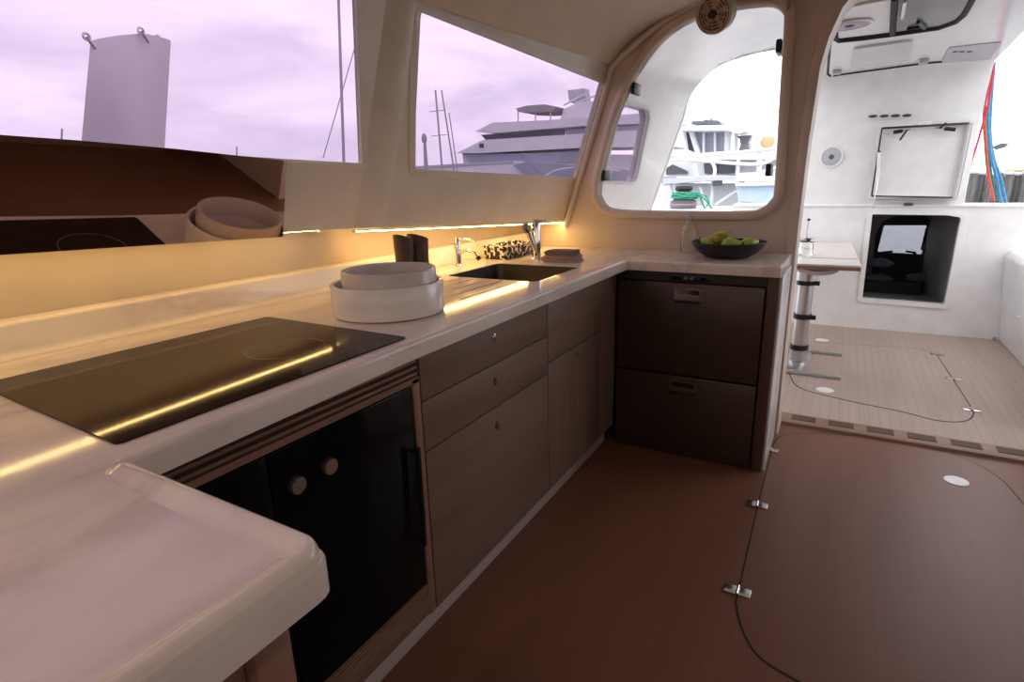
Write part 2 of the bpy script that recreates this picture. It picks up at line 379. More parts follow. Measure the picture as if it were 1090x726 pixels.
# right-hand plate: hole follows window 2
mb.plate(outerB, [W2b], fnW, 0.016)
post_rows = []
for i in range(11):
    Y = 1.53 + 0.13 * i / 10; bulge = 0.012 * math.sin(PI * i / 10)
    post_rows.append([Vector((wx(Y, z) + bulge, Y, z)) for z in [zed(Y) + (1.93 - zed(Y)) * k / 4 for k in range(5)]])
mb.strip(post_rows)
# backsplash behind the counter and underside ledge
bsp = MB().box((-1.75, -2.1, 0.75), (-1.665, 3.0, 1.30)).build('wall_left_backsplash', mat('tan_backsplash', (0.56, 0.46, 0.36), 0.4, coat=.1)); struct(bsp, 'tan backsplash wall behind the worktop, lit by warm strip lights', 'wall')
und = []
for i in range(25):
    Y = -2.1 + 5.1 * i / 24; und.append([Vector((-1.67, Y, zed(Y) + 0.004)), Vector((wx(Y, zed(Y)), Y, zed(Y)))])
mb.strip(und)
wl_ = mb.build('wall_left', CREAM); struct(wl_, 'cream side wall with tinted windows above the galley counter', 'wall')
# outside skin of the hull below, closes the cabin
MBh = MB().box((-2.3, -2.2, -0.3), (-1.70, 3.0, 0.76)); hullside = MBh.build('wall_left_base', WHITE); struct(hullside)

def window(name, loop, label):
    inner = inset(loop, 0.004); ring_o = inset(loop, -0.022)
    r = bpy.data.objects.new(name, None); COL.objects.link(r); r.location = Vector((wx(loop[0][0], loop[0][1]), loop[0][0], loop[0][1])); struct(r, label, 'window')
    MB().plate(subdiv_loop(loop, .15), [], lambda u, v, d: Vector((wx(u, v) - 0.004 - d, u, v)), 0.004).build('pane', TINT, r)
    MB().plate(ring_o, [inner], lambda u, v, d: Vector((wx(u, v) + 0.007 - d, u, v)), 0.012).build('frame', CREAM, r)
    MB().plate(inset(loop, -0.002), [inset(loop, 0.003)], lambda u, v, d: Vector((wx(u, v) - 0.000 - d, u, v)), 0.003).build('gasket', BLACKR, r)
    return r
window('window_1', W1, 'large lavender tinted side window above the dark mirror panel')
window('window_2', W2, 'lavender tinted side window above the sink, yacht outside')

# ceiling / headliner, lofted along Y from the top of the window wall
prof = [(-1.30 + 0.0, 1.875), (-1.245, 1.93), (-1.15, 1.985), (-1.02, 2.03), (-0.8, 2.075), (-0.45, 2.125), (0.0, 2.16), (0.8, 2.19), (2.5, 2.19)]
rows = []
for i in range(18):
    Y = -2.1 + 5.1 * i / 17; dx = wx(Y, 1.875) + 1.30; row = [Vector((wx(Y, 1.868) - 0.01, Y, 1.868)), Vector((wx(Y, 1.875) + 0.012, Y, 1.872))]
    for (x, z) in prof[1:]:
        f = max(0, min(1, (-0.2 - x) / 1.0)); row.append(Vector((x + dx * f, Y, z)))
    rows.append(row)
ce = MB().strip(rows).build('ceiling', CREAM2, smooth=60); struct(ce, 'pale headliner ceiling curving down to the side windows', 'ceiling')
MB_ = MB().box((-1.7, -2.2, 2.30), (2.6, 3.16, 2.36)).build('ceiling_roof', WHITE); struct(MB_)
# right and front cabin walls with their own tinted windows (behind / beside the photographer)
rw = MB().plate([(-2.2, 0), (3.0, 0), (3.0, 2.3), (-2.2, 2.3)], [rrect(-1.8, 1.15, 0.4, 1.95, .06), rrect(0.6, 1.15, 2.7, 1.95, .06)], lambda u, v, d: Vector((2.4 + d, u, v)), 0.06).build('wall_right', CREAM); struct(rw)
for k, (a, b) in enumerate(((-1.8, 0.4), (0.6, 2.7))):
    g = MB().box((2.42, a - .01, 1.14), (2.426, b + .01, 1.96)).build('window_%d' % (4 + k), TINT3); struct(g)
pn = MB().box((2.33, -2.09, 0.0), (2.395, 2.99, 1.10), .004).build('trim_7', WOODD); struct(pn, 'brown oak panelling on the opposite cabin side', 'panelling')
fw = MB().plate([(-2.2, 0), (2.46, 0), (2.46, 2.3), (-2.2, 2.3)], [rrect(-1.4, 1.15, 0.4, 1.95, .06), rrect(0.6, 1.15, 2.2, 1.95, .06)], lambda u, v, d: Vector((u, -2.1 - d, v)), 0.06).build('wall_front', CREAM); struct(fw)
for k, (a, b) in enumerate(((-1.4, 0.4), (0.6, 2.2))):
    g = MB().box((a - .01, -2.13, 1.14), (b + .01, -2.124, 1.96)).build('window_%d' % (6 + k), TINT3); struct(g)

# bulkhead (aft wall) with window opening and arched doorway
BY = 3.0
pxwin = [(636, 208), (638, 188), (650, 140), (660, 112), (672, 86), (690, 57), (712, 34), (740, 18), (775, 9), (812, 4), (826, 6), (833, 14), (834, 26), (829, 110), (824, 198), (820, 213), (808, 222), (790, 225), (700, 224.5), (660, 223.5), (644, 220)]
wl2 = [(p.x, p.z) for p in (atY(x, y, BY - 0.03) for x, y in pxwin)]
_c = smoothline([Vector((a, b, 0)) for a, b in wl2 + wl2[:1]], 4)[:-1]; wl2 = [(v.x, v.y) for v in _c]
pxdoor = [(830, 442), (838, 360), (850, 230), (860, 150), (870, 84), (876, 58), (885, 30), (898, 2)]
dl = [(p.x, p.z) for p in (atY(x, y, BY) for x, y in pxdoor)]
dl[0] = (dl[1][0] + (dl[0][0] - dl[1][0]) * 1.0, 0.0)
door = [(-0.180, -0.02), (-0.187, 0.5), (-0.186, 1.08), (-0.180, 1.45), (-0.166, 1.75), (-0.145, 1.86), (-0.105, 1.97), (-0.04, 2.05), (0.05, 2.10), (0.3, 2.12), (1.15, 2.12), (1.30, 2.0), (1.32, 1.6), (1.32, -0.02)]
outer = [(-1.72, -0.1)] + door[:1] + door[1:] + [(2.46, -0.02), (2.46, 2.3), (-1.72, 2.3)]
outer = [(-1.72, -0.05), (-0.180, -0.05)] + door[1:-1] + [(1.32, -0.05), (2.46, -0.05), (2.46, 2.3), (-0.95, 2.3), (wx(3.0, 1.95) - .04, 1.95), (wx(3.0, 1.09) - .04, 1.09), (-1.72, 1.08)]
ap = MB().plate(outer, [wl2], lambda u, v, d: Vector((u, BY + d, v)), 0.035)
ap.box((-.18, BY + .03, 2.10), (2.46, BY + .15, 2.3)).box((1.33, BY + .03, -.05), (2.46, BY + .15, 2.12))
BULK = mat('tan_bulkhead_gelcoat', (0.67, 0.555, 0.465), 0.4, coat=.1)  # cream gelcoat, with its backlit dimness and warm cast put into the colour
wa = ap.build('wall_aft', BULK, smooth=50); struct(wa, 'cream aft bulkhead with window opening and arched doorway', 'wall')
# window_3: raised rounded rim around the opening, with black catches
w3 = bpy.data.objects.new('window_3', None); COL.objects.link(w3); w3.location = (-0.7, BY, 1.15); struct(w3, 'open bulkhead window with rounded cream rim above the fruit bowl', 'window')
ro = inset(wl2, -0.045)
def rim(o, i, y0, y1, name, m, parent):
    mb = MB(); n = len(o); rows = []
    prof = [(0.0, y0), (0.0, y1 + .010), (0.2, y1), (0.8, y1), (1.0, y1 + .010), (1.0, y0 + .036)]
    for k in range(n + 1):
        a = Vector(o[k % n]); b = Vector(i[k % n]); rows.append([Vector((a.x + (b.x - a.x) * t, yy, a.y + (b.y - a.y) * t)) for t, yy in prof])
    mb.strip(rows); return mb.build(name, m, parent, smooth=50)
rim(ro, wl2, BY, BY - 0.03, 'frame', BULK, w3)
for (x, y) in ((677, 95), (646, 187), (830, 51), (819, 181)):
    p = atY(x, y, BY + 0.05); mb = MB(); sg = 1 if x < 700 else -1
    mb.box((p.x - .012, BY - .005, p.z - .028), (p.x + .012, BY + .10, p.z + .028), 0.006).build('catch', BLACK, w3)
# door_1: raised moulding around the arched doorway
d1 = bpy.data.objects.new('door_1', None); COL.objects.link(d1); d1.location = (-0.19, BY, 0); struct(d1, 'arched open doorway from the cabin to the cockpit', 'doorway')
dd = [Vector((x, z)) for x, z in door[1:11]]
jam = []
for x, z in [(-0.182, 0.002)] + list(door[1:12]):
    jam.append((x, z))
rows = []
for k, (x, z) in enumerate(jam):
    a = Vector(jam[max(0, k - 1)]); b = Vector(jam[min(len(jam) - 1, k + 1)]); t = (b - a).normalized(); nrm = Vector((-t.y, t.x))
    rows.append([Vector((x + nrm.x * d, yy, z + nrm.y * d)) for d, yy in ((0.040, BY + .001), (0.036, BY - .012), (0.014, BY - .016), (-0.004, BY - .010), (-0.008, BY + .02), (-0.008, BY + .155), (0.03, BY + .165))])
MB().strip(rows).build('frame', BULK, d1, smooth=50)
# two unseen fill lights added over peninsula and floor to brighten the worktop
for k, (x, y, e) in enumerate(((-0.75, -0.55, 3.0), (0.55, -0.6, 3.0))):
    zc = 2.16 if x > 0 else 2.05
    dl_ = thing('ceiling_light', (x, y, zc), ['round ceiling downlight over the near end of the worktop', 'round ceiling downlight over the cabin floor'][k], 'ceiling light', 'ceiling downlights')
    MB().lathe([(0, .012), (.05, .012), (.055, .004), (.07, .002), (.072, .014), (0, .03)], (x, y, zc - .02), 28).build('bezel', STEEL, dl_)
    MB().lathe([(0, .002), (.048, .002), (.048, .006), (0, .006)], (x, y, zc - .02), 24).build('lens', mat('downlight_lens', (1, .9, .75), .4, emit=((1, .82, .62), 6.0)), dl_)
    la = bpy.data.lights.new('downlight', 'AREA'); la.shape = 'DISK'; la.size = .09; la.energy = e; la.color = (1, .80, .62); lo_ = bpy.data.objects.new('downlight', la); COL.objects.link(lo_); lo_.parent = dl_; lo_.location = (0, 0, -.022)
# corner channel trim between side wall and bulkhead
p0 = (wx(2.985, zed(3)) + .0, 2.985, zed(3) - 0.03)
pts = [Vector((wx(2.97, z) + 0.02, 2.985, z)) for z in [1.05, 1.2, 1.4, 1.6, 1.78, 1.86]] + [Vector((-1.02, 2.985, 1.925)), Vector((-0.93, 2.985, 1.985)), Vector((-0.80, 2.985, 2.045)), Vector((-0.60, 2.985, 2.10)), Vector((-0.3, 2.985, 2.14))]
tr = MB().tube(smoothline(pts, 4), 0.016, 8).build('trim_2', CREAM); struct(tr)
# doorway threshold with louvred vents
tm = MB()
tm.prism([(-0.21, 3.145, 0.0), (-0.21, 3.15, 0.016), (-0.21, 3.165, 0.022), (-0.21, 3.275, 0.022), (-0.21, 3.285, 0.0)], (1.6, 0, 0))
th = tm.build('trim_1', THRESH); struct(th, 'brown door threshold strip with louvred vents', 'threshold')
for k in range(8):
    x0 = -0.125 + 0.1745 * k; mb = MB()
    v = mb
    v.box((x0, 3.185, 0.0225), (x0 + .112, 3.188, 0.025)); v.box((x0, 3.248, 0.0225), (x0 + .112, 3.251, 0.025))
    v.box((x0 - .003, 3.185, 0.0225), (x0, 3.251, 0.025)); v.box((x0 + .112, 3.185, 0.0225), (x0 + .115, 3.251, 0.025))
    for j in range(4): v.box((x0, 3.196 + .0135 * j, 0.0223), (x0 + .112, 3.202 + .0135 * j, 0.0245))
    vo = v.build('vent_louvre', LOUV, th)
    MB().box((x0, 3.188, 0.0221), (x0 + .112, 3.248, 0.0228)).build('vent_back', MATS['brown_oak_trim'], th)
# plinth under the cabinets
bl = MB().box((-1.02, -0.5, 0.0), (-0.945, 2.52, 0.104), 0.004).build('baseboard_left', PLINTH); struct(bl, 'pinkish white plinth along the foot of the cabinets', 'plinth')

# ================================================================== GALLEY
ZT = 0.935; ZB = 0.890
# --- countertop
ct = thing('countertop', (-1.2, 1.2, ZB), 'L-shaped cream marbled worktop with sink cut-out and drain grooves', 'worktop')
cpoly = [(-1.655, -0.42), (-0.405, -0.42), (-0.405, 0.328), (-0.818, 0.328), (-0.846, 0.95), (-0.852, 2.535), (-0.196, 2.515), (-0.196, 2.995), (-1.655, 2.995)]
cpoly = fillet(cpoly, [0, 0, 0.028, 0.012, 0, 0.012, 0.012, 0, 0], 5)
sinkh = rrect(-1.385, 1.835, -0.968, 2.255, 0.03, 4)
gro = []
for k in range(5):
    x = -1.30 + 0.066 * k; gro.append([(x - .004, 1.50 - 0.015 * k), (x + .004, 1.50 - 0.015 * k), (x + .004, 1.812), (x - .004, 1.812)])
# rounded outer edge: nested loops
t = MB(); rr = 0.011
loops = []
for k in range(5):
    a = PI / 2 * k / 4; loops.append((inset(cpoly, rr * (1 - math.sin(PI / 2 - a)) if False else rr * (1 - math.cos(a))), ZT - rr + rr * math.sin(a)))
n_ = len(cpoly)
b_ = bmesh.new(); V = [[b_.verts.new((p[0], p[1], z)) for p in l] for l, z in loops]
Vb = [b_.verts.new((p[0], p[1], ZB)) for p in cpoly]
for A, B in zip([Vb] + V[:-1], V):
    for i in range(n_): b_.faces.new((A[i], A[(i + 1) % n_], B[(i + 1) % n_], B[i]))
top = loops[-1][0]; holes = [sinkh] + gro; flat = [p for l in [top] + holes for p in l]
tv = V[-1] + [b_.verts.new((p[0], p[1], ZT)) for l in holes for p in l]
for tri in tessellate_polygon([[Vector((p[0], p[1], 0)) for p in l] for l in [top] + holes]): b_.faces.new([tv[i] for i in tri])
fb = [p for l in [cpoly, sinkh] for p in l]; bv = Vb + [b_.verts.new((p[0], p[1], ZB)) for p in sinkh]
for tri in tessellate_polygon([[Vector((p[0], p[1], 0)) for p in l] for l in [cpoly, sinkh]]): b_.faces.new([bv[i] for i in tri])
k0 = len(top)
for hi, h in enumerate(holes):
    tl = tv[k0:k0 + len(h)]; k0 += len(h)
    low = bv[len(cpoly):] if hi == 0 else [b_.verts.new((p[0], p[1], ZT - 0.006)) for p in h]
    for i in range(len(h)): b_.faces.new((tl[i], tl[(i + 1) % len(h)], low[(i + 1) % len(h)], low[i]))
    if hi: b_.faces.new(low)
bmesh.ops.recalc_face_normals(b_, faces=b_.faces); t._merge(b_)
t.build('worktop_slab', COUNTER, ct, smooth=30, flat_top=True)
# upstand at the back with a coved foot
up = [(-1.655, ZT), (-1.575, ZT + .001), (-1.592, ZT + .006), (-1.599, ZT + .018), (-1.600, 1.008), (-1.603, 1.014), (-1.610, 1.016), (-1.662, 1.016)]
rows = [[Vector((x, Y, z)) for x, z in up] for Y in (-0.42, 0.5, 1.5, 2.5, 2.995)]
MB().strip(rows).build('upstand', COUNTER, ct, smooth=50)
# raised fiddle around the near end
path = fillet([(-0.805, 0.312), (-0.795, 0.312), (-0.775, 0.312), (-0.421, 0.312), (-0.421, -0.42)], [0, 0, 0, 0.022, 0], 8)
rows = []
for i, p in enumerate(path):
    a = Vector(path[max(0, i - 1)]); b = Vector(path[min(len(path) - 1, i + 1)]); tt = (b - a).normalized(); nn = Vector((-tt.y, tt.x))
    hgt = (0.001, 0.008, 0.0115)[min(i, 2)]
    rows.append([Vector((p[0] + nn.x * s, p[1] + nn.y * s, ZT - .003 + (hgt + .003) * h)) for s, h in ((0.0155, -0.15), (0.0145, .35), (0.012, 0.75), (0.007, .98), (0.001, 1.0), (-0.004, 0.85), (-0.009, 0.50), (-0.014, .26), (-0.022, .20))])
MB().strip(rows).build('fiddle_rail', COUNTER, ct, smooth=60)

# --- cooktop
hob = thing('cooktop', (-1.14, 0.68, ZT), 'black ceramic cooktop set in the worktop beside the near peninsula', 'cooktop')
HP = [(-1.415, 0.365), (-0.872, 0.350), (-0.878, 0.995), (-1.405, 1.005)]
MB().plate(fillet(HP, 0.012, 4), [], lambda u, v, d: Vector((u, v, ZT + .0005 + d)), 0.0035).build('glass_top', HOB, hob)
def ringmesh(cx, cy, r, wd, z, ry=None):
    return MB().plate([(cx + (r + wd) * math.cos(2 * PI * k / 48), cy + (r + wd) * math.sin(2 * PI * k / 48)) for k in range(48)], [[(cx + r * math.cos(2 * PI * k / 48), cy + r * math.sin(2 * PI * k / 48)) for k in range(48)]], lambda u, v, d: Vector((u, v, z + d)), 0.0003)
for (x, y, r) in ((-1.07, 0.80, 0.085), (-1.25, 0.52, 0.10), (-1.27, 0.85, 0.07), (-1.03, 0.51, 0.075)):
    if (x, y) != (-1.07, 0.80): continue
    ringmesh(x, y, r, 0.0012, ZT + .0041).build('cooking_zone_ring', RING, hob)

# --- cabinets, face at X = FX
FX = -0.90; FZ0, FZ1 = 0.104, ZB
def latch(parent, Y, z, m=None):
    mb = MB(); mb.lathe([(0.0, 0.004), (0.010, 0.004), (0.0125, 0.002), (0.0125, -0.001)], (FX, Y, z), 16, (1, 0, 0), 1.0, .8); mb.box((FX, Y - .005, z - .012), (FX + .006, Y + .005, z + .012), .002)
    return mb.build('push_latch', m or CHROME, parent)
DB = 0.50
# oven housing
oh = thing('oven_housing', (-1.15, 0.75, FZ0), 'light oak cabinet housing around the built-in black oven', 'cabinet')
MB().box((FX - .022, 0.335, 0.815 + .055), (FX, 1.055, FZ1)).box((FX - .022, 0.335, 0.803), (FX, 1.055, 0.818)).box((FX - .03, 0.335, 0.818), (FX - .022, 1.055, 0.870)).build('top_rail', WOODD, oh)
g = MB()
for k in range(3): g.box((FX - .020, 0.34, 0.8235 + .0165 * k), (FX - .001, 1.050, 0.8305 + .0165 * k))
g.build('vent_slats', WOODD, oh)
MB().box((FX - .0225, 0.337, 0.8185), (FX - .018, 1.053, 0.8695)).build('vent_back', SEAM, oh)
MB().box((FX - .03, 1.028, FZ0), (FX, 1.055, 0.815), .002).build('right_stile', WOODD, oh)
g = MB().box((FX - .03, 0.335, FZ0), (FX - .006, 1.028, 0.205))
for k in range(9): g.box((FX - .006, 0.335, FZ0 + .006 + .0108 * k), (FX - .001, 1.028, FZ0 + .0125 + .0108 * k))
g.build('reeded_panel', WOODD, oh)
MB().box((-1.60, 0.335, FZ0), (FX - .03, 0.345, ZB - .002)).box((-1.60, 1.045, FZ0), (FX - .03, 1.055, ZB - .002)).box((-1.60, .345, FZ0), (FX - .03, 1.045, FZ0 + .012)).build('carcass', WOOD, oh)
# oven
ov = thing('oven', (-1.1, 0.76, 0.21), 'built-in black glass oven with two steel knobs under the cooktop', 'oven')
MB().box((-1.42, 0.362, 0.212), (FX - .022, 1.022, 0.798)).build('body', BLACK, ov)
MB().box((FX - .0215, 0.362, 0.212), (FX - .002, 0.598, 0.799), .003).build('control_panel', BLACKG, ov)
MB().box((FX - .0215, 0.600, 0.212), (FX + .000, 1.024, 0.799), .003).build('door', BLACKG, ov)
for (y, z) in ((0.652, 0.712), (0.737, 0.714)):
    k = MB().lathe([(0.0, 0.012), (0.0165, 0.012), (0.018, 0.010), (0.0185, 0.0), (0.0185, -.001)], (FX + .001, y, z), 32, (1, 0, 0)).build('knob', mat('bronze_steel', (0.50, 0.42, 0.37), 0.3, metal=0.9), ov)
hd = MB().tube([(FX + .019, 1.008, 0.640), (FX + .019, 1.006, 0.356)], 0.0065, 12).build('handle', BLACK, ov)
MB().tube([(FX, 1.008, 0.630), (FX + .019, 1.008, 0.630)], 0.006, 10).build('handle_post', STEEL, hd)
MB().tube([(FX, 1.006, 0.370), (FX + .019, 1.006, 0.370)], 0.006, 10).build('handle_post', STEEL, hd)
# drawer cabinet
dc = thing('drawer_cabinet', (-1.15, 1.42, FZ0), 'light oak cabinet of three drawers between the oven and sink cabinet', 'cabinet')
MB().box((-1.60, 1.058, FZ0), (FX - .019, 1.788, ZB - .002)).build('carcass', WOOD, dc)
Z3 = [(FZ0, 0.598), (0.602, 0.742), (0.746, FZ1 - .003)]
for k, (a, b) in enumerate(Z3):
    d = MB().box((FX - .019, 1.060, a), (FX, 1.790, b), .0015).build('drawer', WOOD, dc)
    latch(d, 1.42, (b - .055) if k else b - 0.062, CHROME if k == 2 else mat('dull_bronze', (0.16, 0.12, 0.09), 0.45, metal=0.6))
# sink cabinet
sk = thing('sink_cabinet', (-1.15, 2.1, FZ0), 'light oak cabinet under the sink with flap above door', 'cabinet')
MB().box((-1.60, 1.796, FZ0), (FX - .019, 1.812, ZB - .002)).box((-1.60, 2.50, FZ0), (FX - .019, 2.516, ZB - .002)).box((-1.60, 1.812, FZ0), (FX - .019, 2.50, FZ0 + .014)).build('carcass', WOOD, sk)
fp = MB().box((FX - .019, 1.795, 0.640), (FX, 2.335, FZ1 - .003), .0015).build('flap', WOOD, sk)
dr = MB().box((FX - .019, 1.795, FZ0), (FX, 2.335, 0.636), .0015).build('door', WOODV, sk)
latch(dr, 2.06, 0.600, MATS['dull_bronze'])
MB().box((FX - .019, 2.339, FZ0), (FX - .002, 2.520, FZ1 - .003), .0015).build('filler_panel', WOODV, sk)
# peninsula cabinet
pc = thing('peninsula_cabinet', (-0.9, -0.05, 0.104), 'brown oak cabinet under the near rounded end of the worktop', 'cabinet')
MB().box((-1.6, -0.40, 0.104), (-0.475, 0.255, ZB - .001)).build('body', WOODD, pc)
MB().box((-0.50, 0.256, 0.104), (-0.455, 0.300, ZB - .001), .006).build('corner_post', WOODD, pc)
MB().box((-1.6, -0.40, 0.0), (-0.52, 0.24, 0.103)).build('plinth', PLINTH, pc)
# --- fridge
FYY = 2.545
fr = thing('drawer_fridge', (-0.57, FYY, 0), 'dark bronze two-drawer fridge under the aft end of the worktop', 'fridge')
MB().box((-0.905, FYY + .02, 0.002), (-0.247, 2.96, ZB - .004)).box((-0.905, FYY + .004, 0.846), (-0.247, FYY + .02, ZB - .004)).build('body', FRIDGEB, fr)
for (a, b) in ((0.412, 0.842), (0.006, 0.404)):
    d = MB().box((-0.893, FYY - .018, a), (-0.252, FYY + .018, b), .006).build('drawer', FRIDGE, fr)
    hx = -0.567; ht = b - 0.022
    hb = MB().plate(rrect(hx - .060, ht - .056, hx + .060, ht, .006), [rrect(hx - .052, ht - .030, hx + .052, ht - .006, .004)], lambda u, v, dd: Vector((u, FYY - .018 - dd, v)), 0.004).build('handle', STEEL if a > .1 else mat('bronze_handle', (0.30, 0.20, 0.14), 0.3, metal=0.9), d)
    MB().box((hx - .052, FYY - .0195, ht - .030), (hx + .052, FYY - .0182, ht - .006)).build('handle_recess', CHROME if a > .1 else BLACK, hb)
    MB().box((hx - .056, FYY - .034, ht - .064), (hx + .056, FYY - .018, ht - .050), .004).build('pull_lip', BLACK, hb)
cp = MB().box((-0.655, FYY - .002, 0.850), (-0.480, FYY + .006, 0.876), .002).build('control_panel', BLACK, fr)
for k, (a, b) in enumerate(((-0.640, -0.605), (-0.592, -0.575), (-0.566, -0.549), (-0.520, -0.495))):
    MB().box((a, FYY - .0032, 0.857), (b, FYY - .0018, 0.869)).build('button', STEEL if k in (1, 2) else BLACKG, cp)
fs = thing('fridge_surround', (-0.21, 2.75, 0), 'brown oak end panel with white edge right of the dark fridge', 'panel')
MB().box((-0.245, FYY - .012, 0.0), (-0.200, 2.96, ZB - .001), .002).build('panel', mat_wood('dark_oak_panel', (0.135, 0.070, 0.046), (0.10, 0.052, 0.034), (16, 16, 1.2)), fs)
MB().box((-0.1995, FYY + .01, 0.0), (-0.190, 2.96, ZB - .001), .002).build('white_edge', WHITE, fs)
# --- sink basin
sn = thing('sink', (-1.17, 2.04, ZB - .19), 'rectangular brushed steel sink sunk into the worktop', 'sink')
o2 = rrect(-1.392, 1.828, -0.961, 2.262, .034, 4); t = MB(); bb = bmesh.new()
lv = [(inset(sinkh, -.0008), ZT - .003), (inset(sinkh, .0015), ZT - .004), (inset(sinkh, .005), ZB - .15), (inset(sinkh, .02), ZB - .178), (inset(sinkh, .06), ZB - .185)]
VV = [[bb.verts.new((p[0], p[1], z)) for p in l] for l, z in lv]
for A, B in zip(VV, VV[1:]):
    for i in range(len(A)): bb.faces.new((A[i], A[(i + 1) % len(A)], B[(i + 1) % len(A)], B[i]))
bb.faces.new(VV[-1]); bmesh.ops.recalc_face_normals(bb, faces=bb.faces); bmesh.ops.reverse_faces(bb, faces=bb.faces); t._merge(bb); t.build('basin', SINKM, sn)
MB().lathe([(0, 0.003), (0.028, 0.003), (0.036, 0.001), (0.036, -.001)], (-1.17, 2.04, ZB - .184), 24).build('drain', CHROME, sn)
# --- mixer tap
tp = thing('mixer_tap', (-1.287, 2.42, ZT), 'tall chrome mixer tap with angled pull-out spray behind the sink', 'tap')
MB().lathe([(0.0, 0), (0.027, 0), (0.027, 0.006), (0.021, 0.010), (0.021, 0.165), (0.019, 0.172), (0, 0.172)], (-1.275, 2.43, ZT), 24).build('column', CHROME, tp)
MB().tube([(-1.285, 2.43, ZT + .172), (-1.285, 2.43, ZT + .182), (-1.24, 2.47, ZT + .180)], [0.012, .010, .005], 10).build('lever', CHROME, tp)
sp = MB().tube([(-1.276, 2.418, ZT + .045), (-1.291, 2.408, ZT + .095), (-1.303, 2.400, ZT + .135)], [0.011, .013, .015], 14).build('spray_holder', STEEL, tp)
MB().tube([(-1.302, 2.400, ZT + .132), (-1.313, 2.393, ZT + .155), (-1.317, 2.390, ZT + .172)], [0.016, .019, .016], 14).build('spray_head', mat('dark_chrome', (0.22, 0.2, 0.19), 0.2, metal=1.0), sp)
# --- small tap
st = thing('small_tap', (-1.51, 2.10, ZT), 'small chrome side-lever tap left of the steel sink', 'tap')
MB().lathe([(0.0, 0), (0.022, 0), (0.022, 0.005), (0.016, 0.009), (0.0155, 0.120), (0.013, 0.127), (0, 0.128)], (-1.508, 2.10, ZT), 24).build('column', CHROME, st)
MB().tube(smoothline([(-1.503, 2.10, ZT + .117), (-1.46, 2.105, ZT + .122), (-1.42, 2.11, ZT + .112)]), 0.005, 10).build('lever', CHROME, st)
s2 = MB().tube(smoothline([(-1.495, 2.10, ZT + .062), (-1.46, 2.10, ZT + .074), (-1.425, 2.10, ZT + .066), (-1.398, 2.10, ZT + .045)]), 0.008, 10).build('spout', CHROME, st)
MB().tube([(-1.399, 2.10, ZT + .046), (-1.391, 2.10, ZT + .034)], 0.0105, 12).build('nozzle', BLACK, s2)
# --- dark grinders behind the bowls
gl = ['dark walnut slant-topped grinder behind the white bowls, nearer the cooktop', 'dark walnut slant-topped grinder behind the white bowls, nearer the small tap']
for k, (xa, yt, xb) in enumerate(((421, 250, 439), (436, 249, 454.5))):
    X = -1.46; a = atX(xa, 268, X); b = atX(xb, 268, X); Yc = (a.y + b.y) / 2; rad = (b.y - a.y) / 2 * 0.78; zt = atX((xa + xb) / 2, yt, X).z
    gt = thing('grinder', (X, Yc, ZT), gl[k], 'grinder', 'pair of dark slanted grinders')
    prof_n = 24; bm = bmesh.new(); rings = []
    for (s, zz, slant) in ((1.0, ZT, 0), (1.02, ZT + .02, 0), (0.93, ZT + .07, 0), (1.0, zt - .035, 0.5), (1.04, zt - .012, 1.0), (0.90, zt - .012, 1.0), (0.80, zt - .022, 0.9), (0.0001, zt - .024, 0.6)):
        rings.append([bm.verts.new((X + rad * s * math.cos(2 * PI * q / prof_n), Yc + rad * s * math.sin(2 * PI * q / prof_n), zz - slant * 0.017 * (math.sin(2 * PI * q / prof_n)))) for q in range(prof_n)])
    for A, B in zip(rings, rings[1:]):
        for i in range(prof_n): bm.faces.new((A[i], A[(i + 1) % prof_n], B[(i + 1) % prof_n], B[i]))
    bm.faces.new(rings[0]); bmesh.ops.remove_doubles(bm, verts=bm.verts, dist=1e-5); bmesh.ops.recalc_face_normals(bm, faces=bm.faces)
    m = MB(); m._merge(bm); m.build('body', DKWOOD, gt)
    MB().lathe([(0, 0.0), (rad * 1.06, 0.0), (rad * 1.06, 0.006), (rad * 1.03, 0.007), (rad * 1.0, .0065)], (X, Yc, ZT + .0), 24).build('base_ring', BLACK, gt)
# --- nested bowls
BX, BYc = -1.128, 1.215
MBo = MB().lathe([(0, 0.001), (0.148, 0.001), (0.158, 0.004), (0.161, 0.012), (0.161, 0.088), (0.158, 0.092), (0.150, 0.090), (0.149, 0.015), (0.14, 0.012), (0, 0.011)], (BX, BYc, ZT), 64)
bo = tag(MBo.build('serving_bowl', CERAM, base=True), 'wide white ceramic bowl on the worktop, lower of the nested pair', 'bowl', 'nested ceramic bowls')
MBi = MB().lathe([(0, 0.012), (0.110, 0.012), (0.132, 0.030), (0.135, 0.045), (0.135, 0.124), (0.132, 0.128), (0.124, 0.126), (0.122, 0.06), (0.105, 0.040), (0, 0.036)], (BX + .004, BYc + .006, ZT), 64)
bi = tag(MBi.build('serving_bowl', CERAMG, base=True), 'pale grey ceramic bowl set inside the wider white bowl', 'bowl', 'nested ceramic bowls')
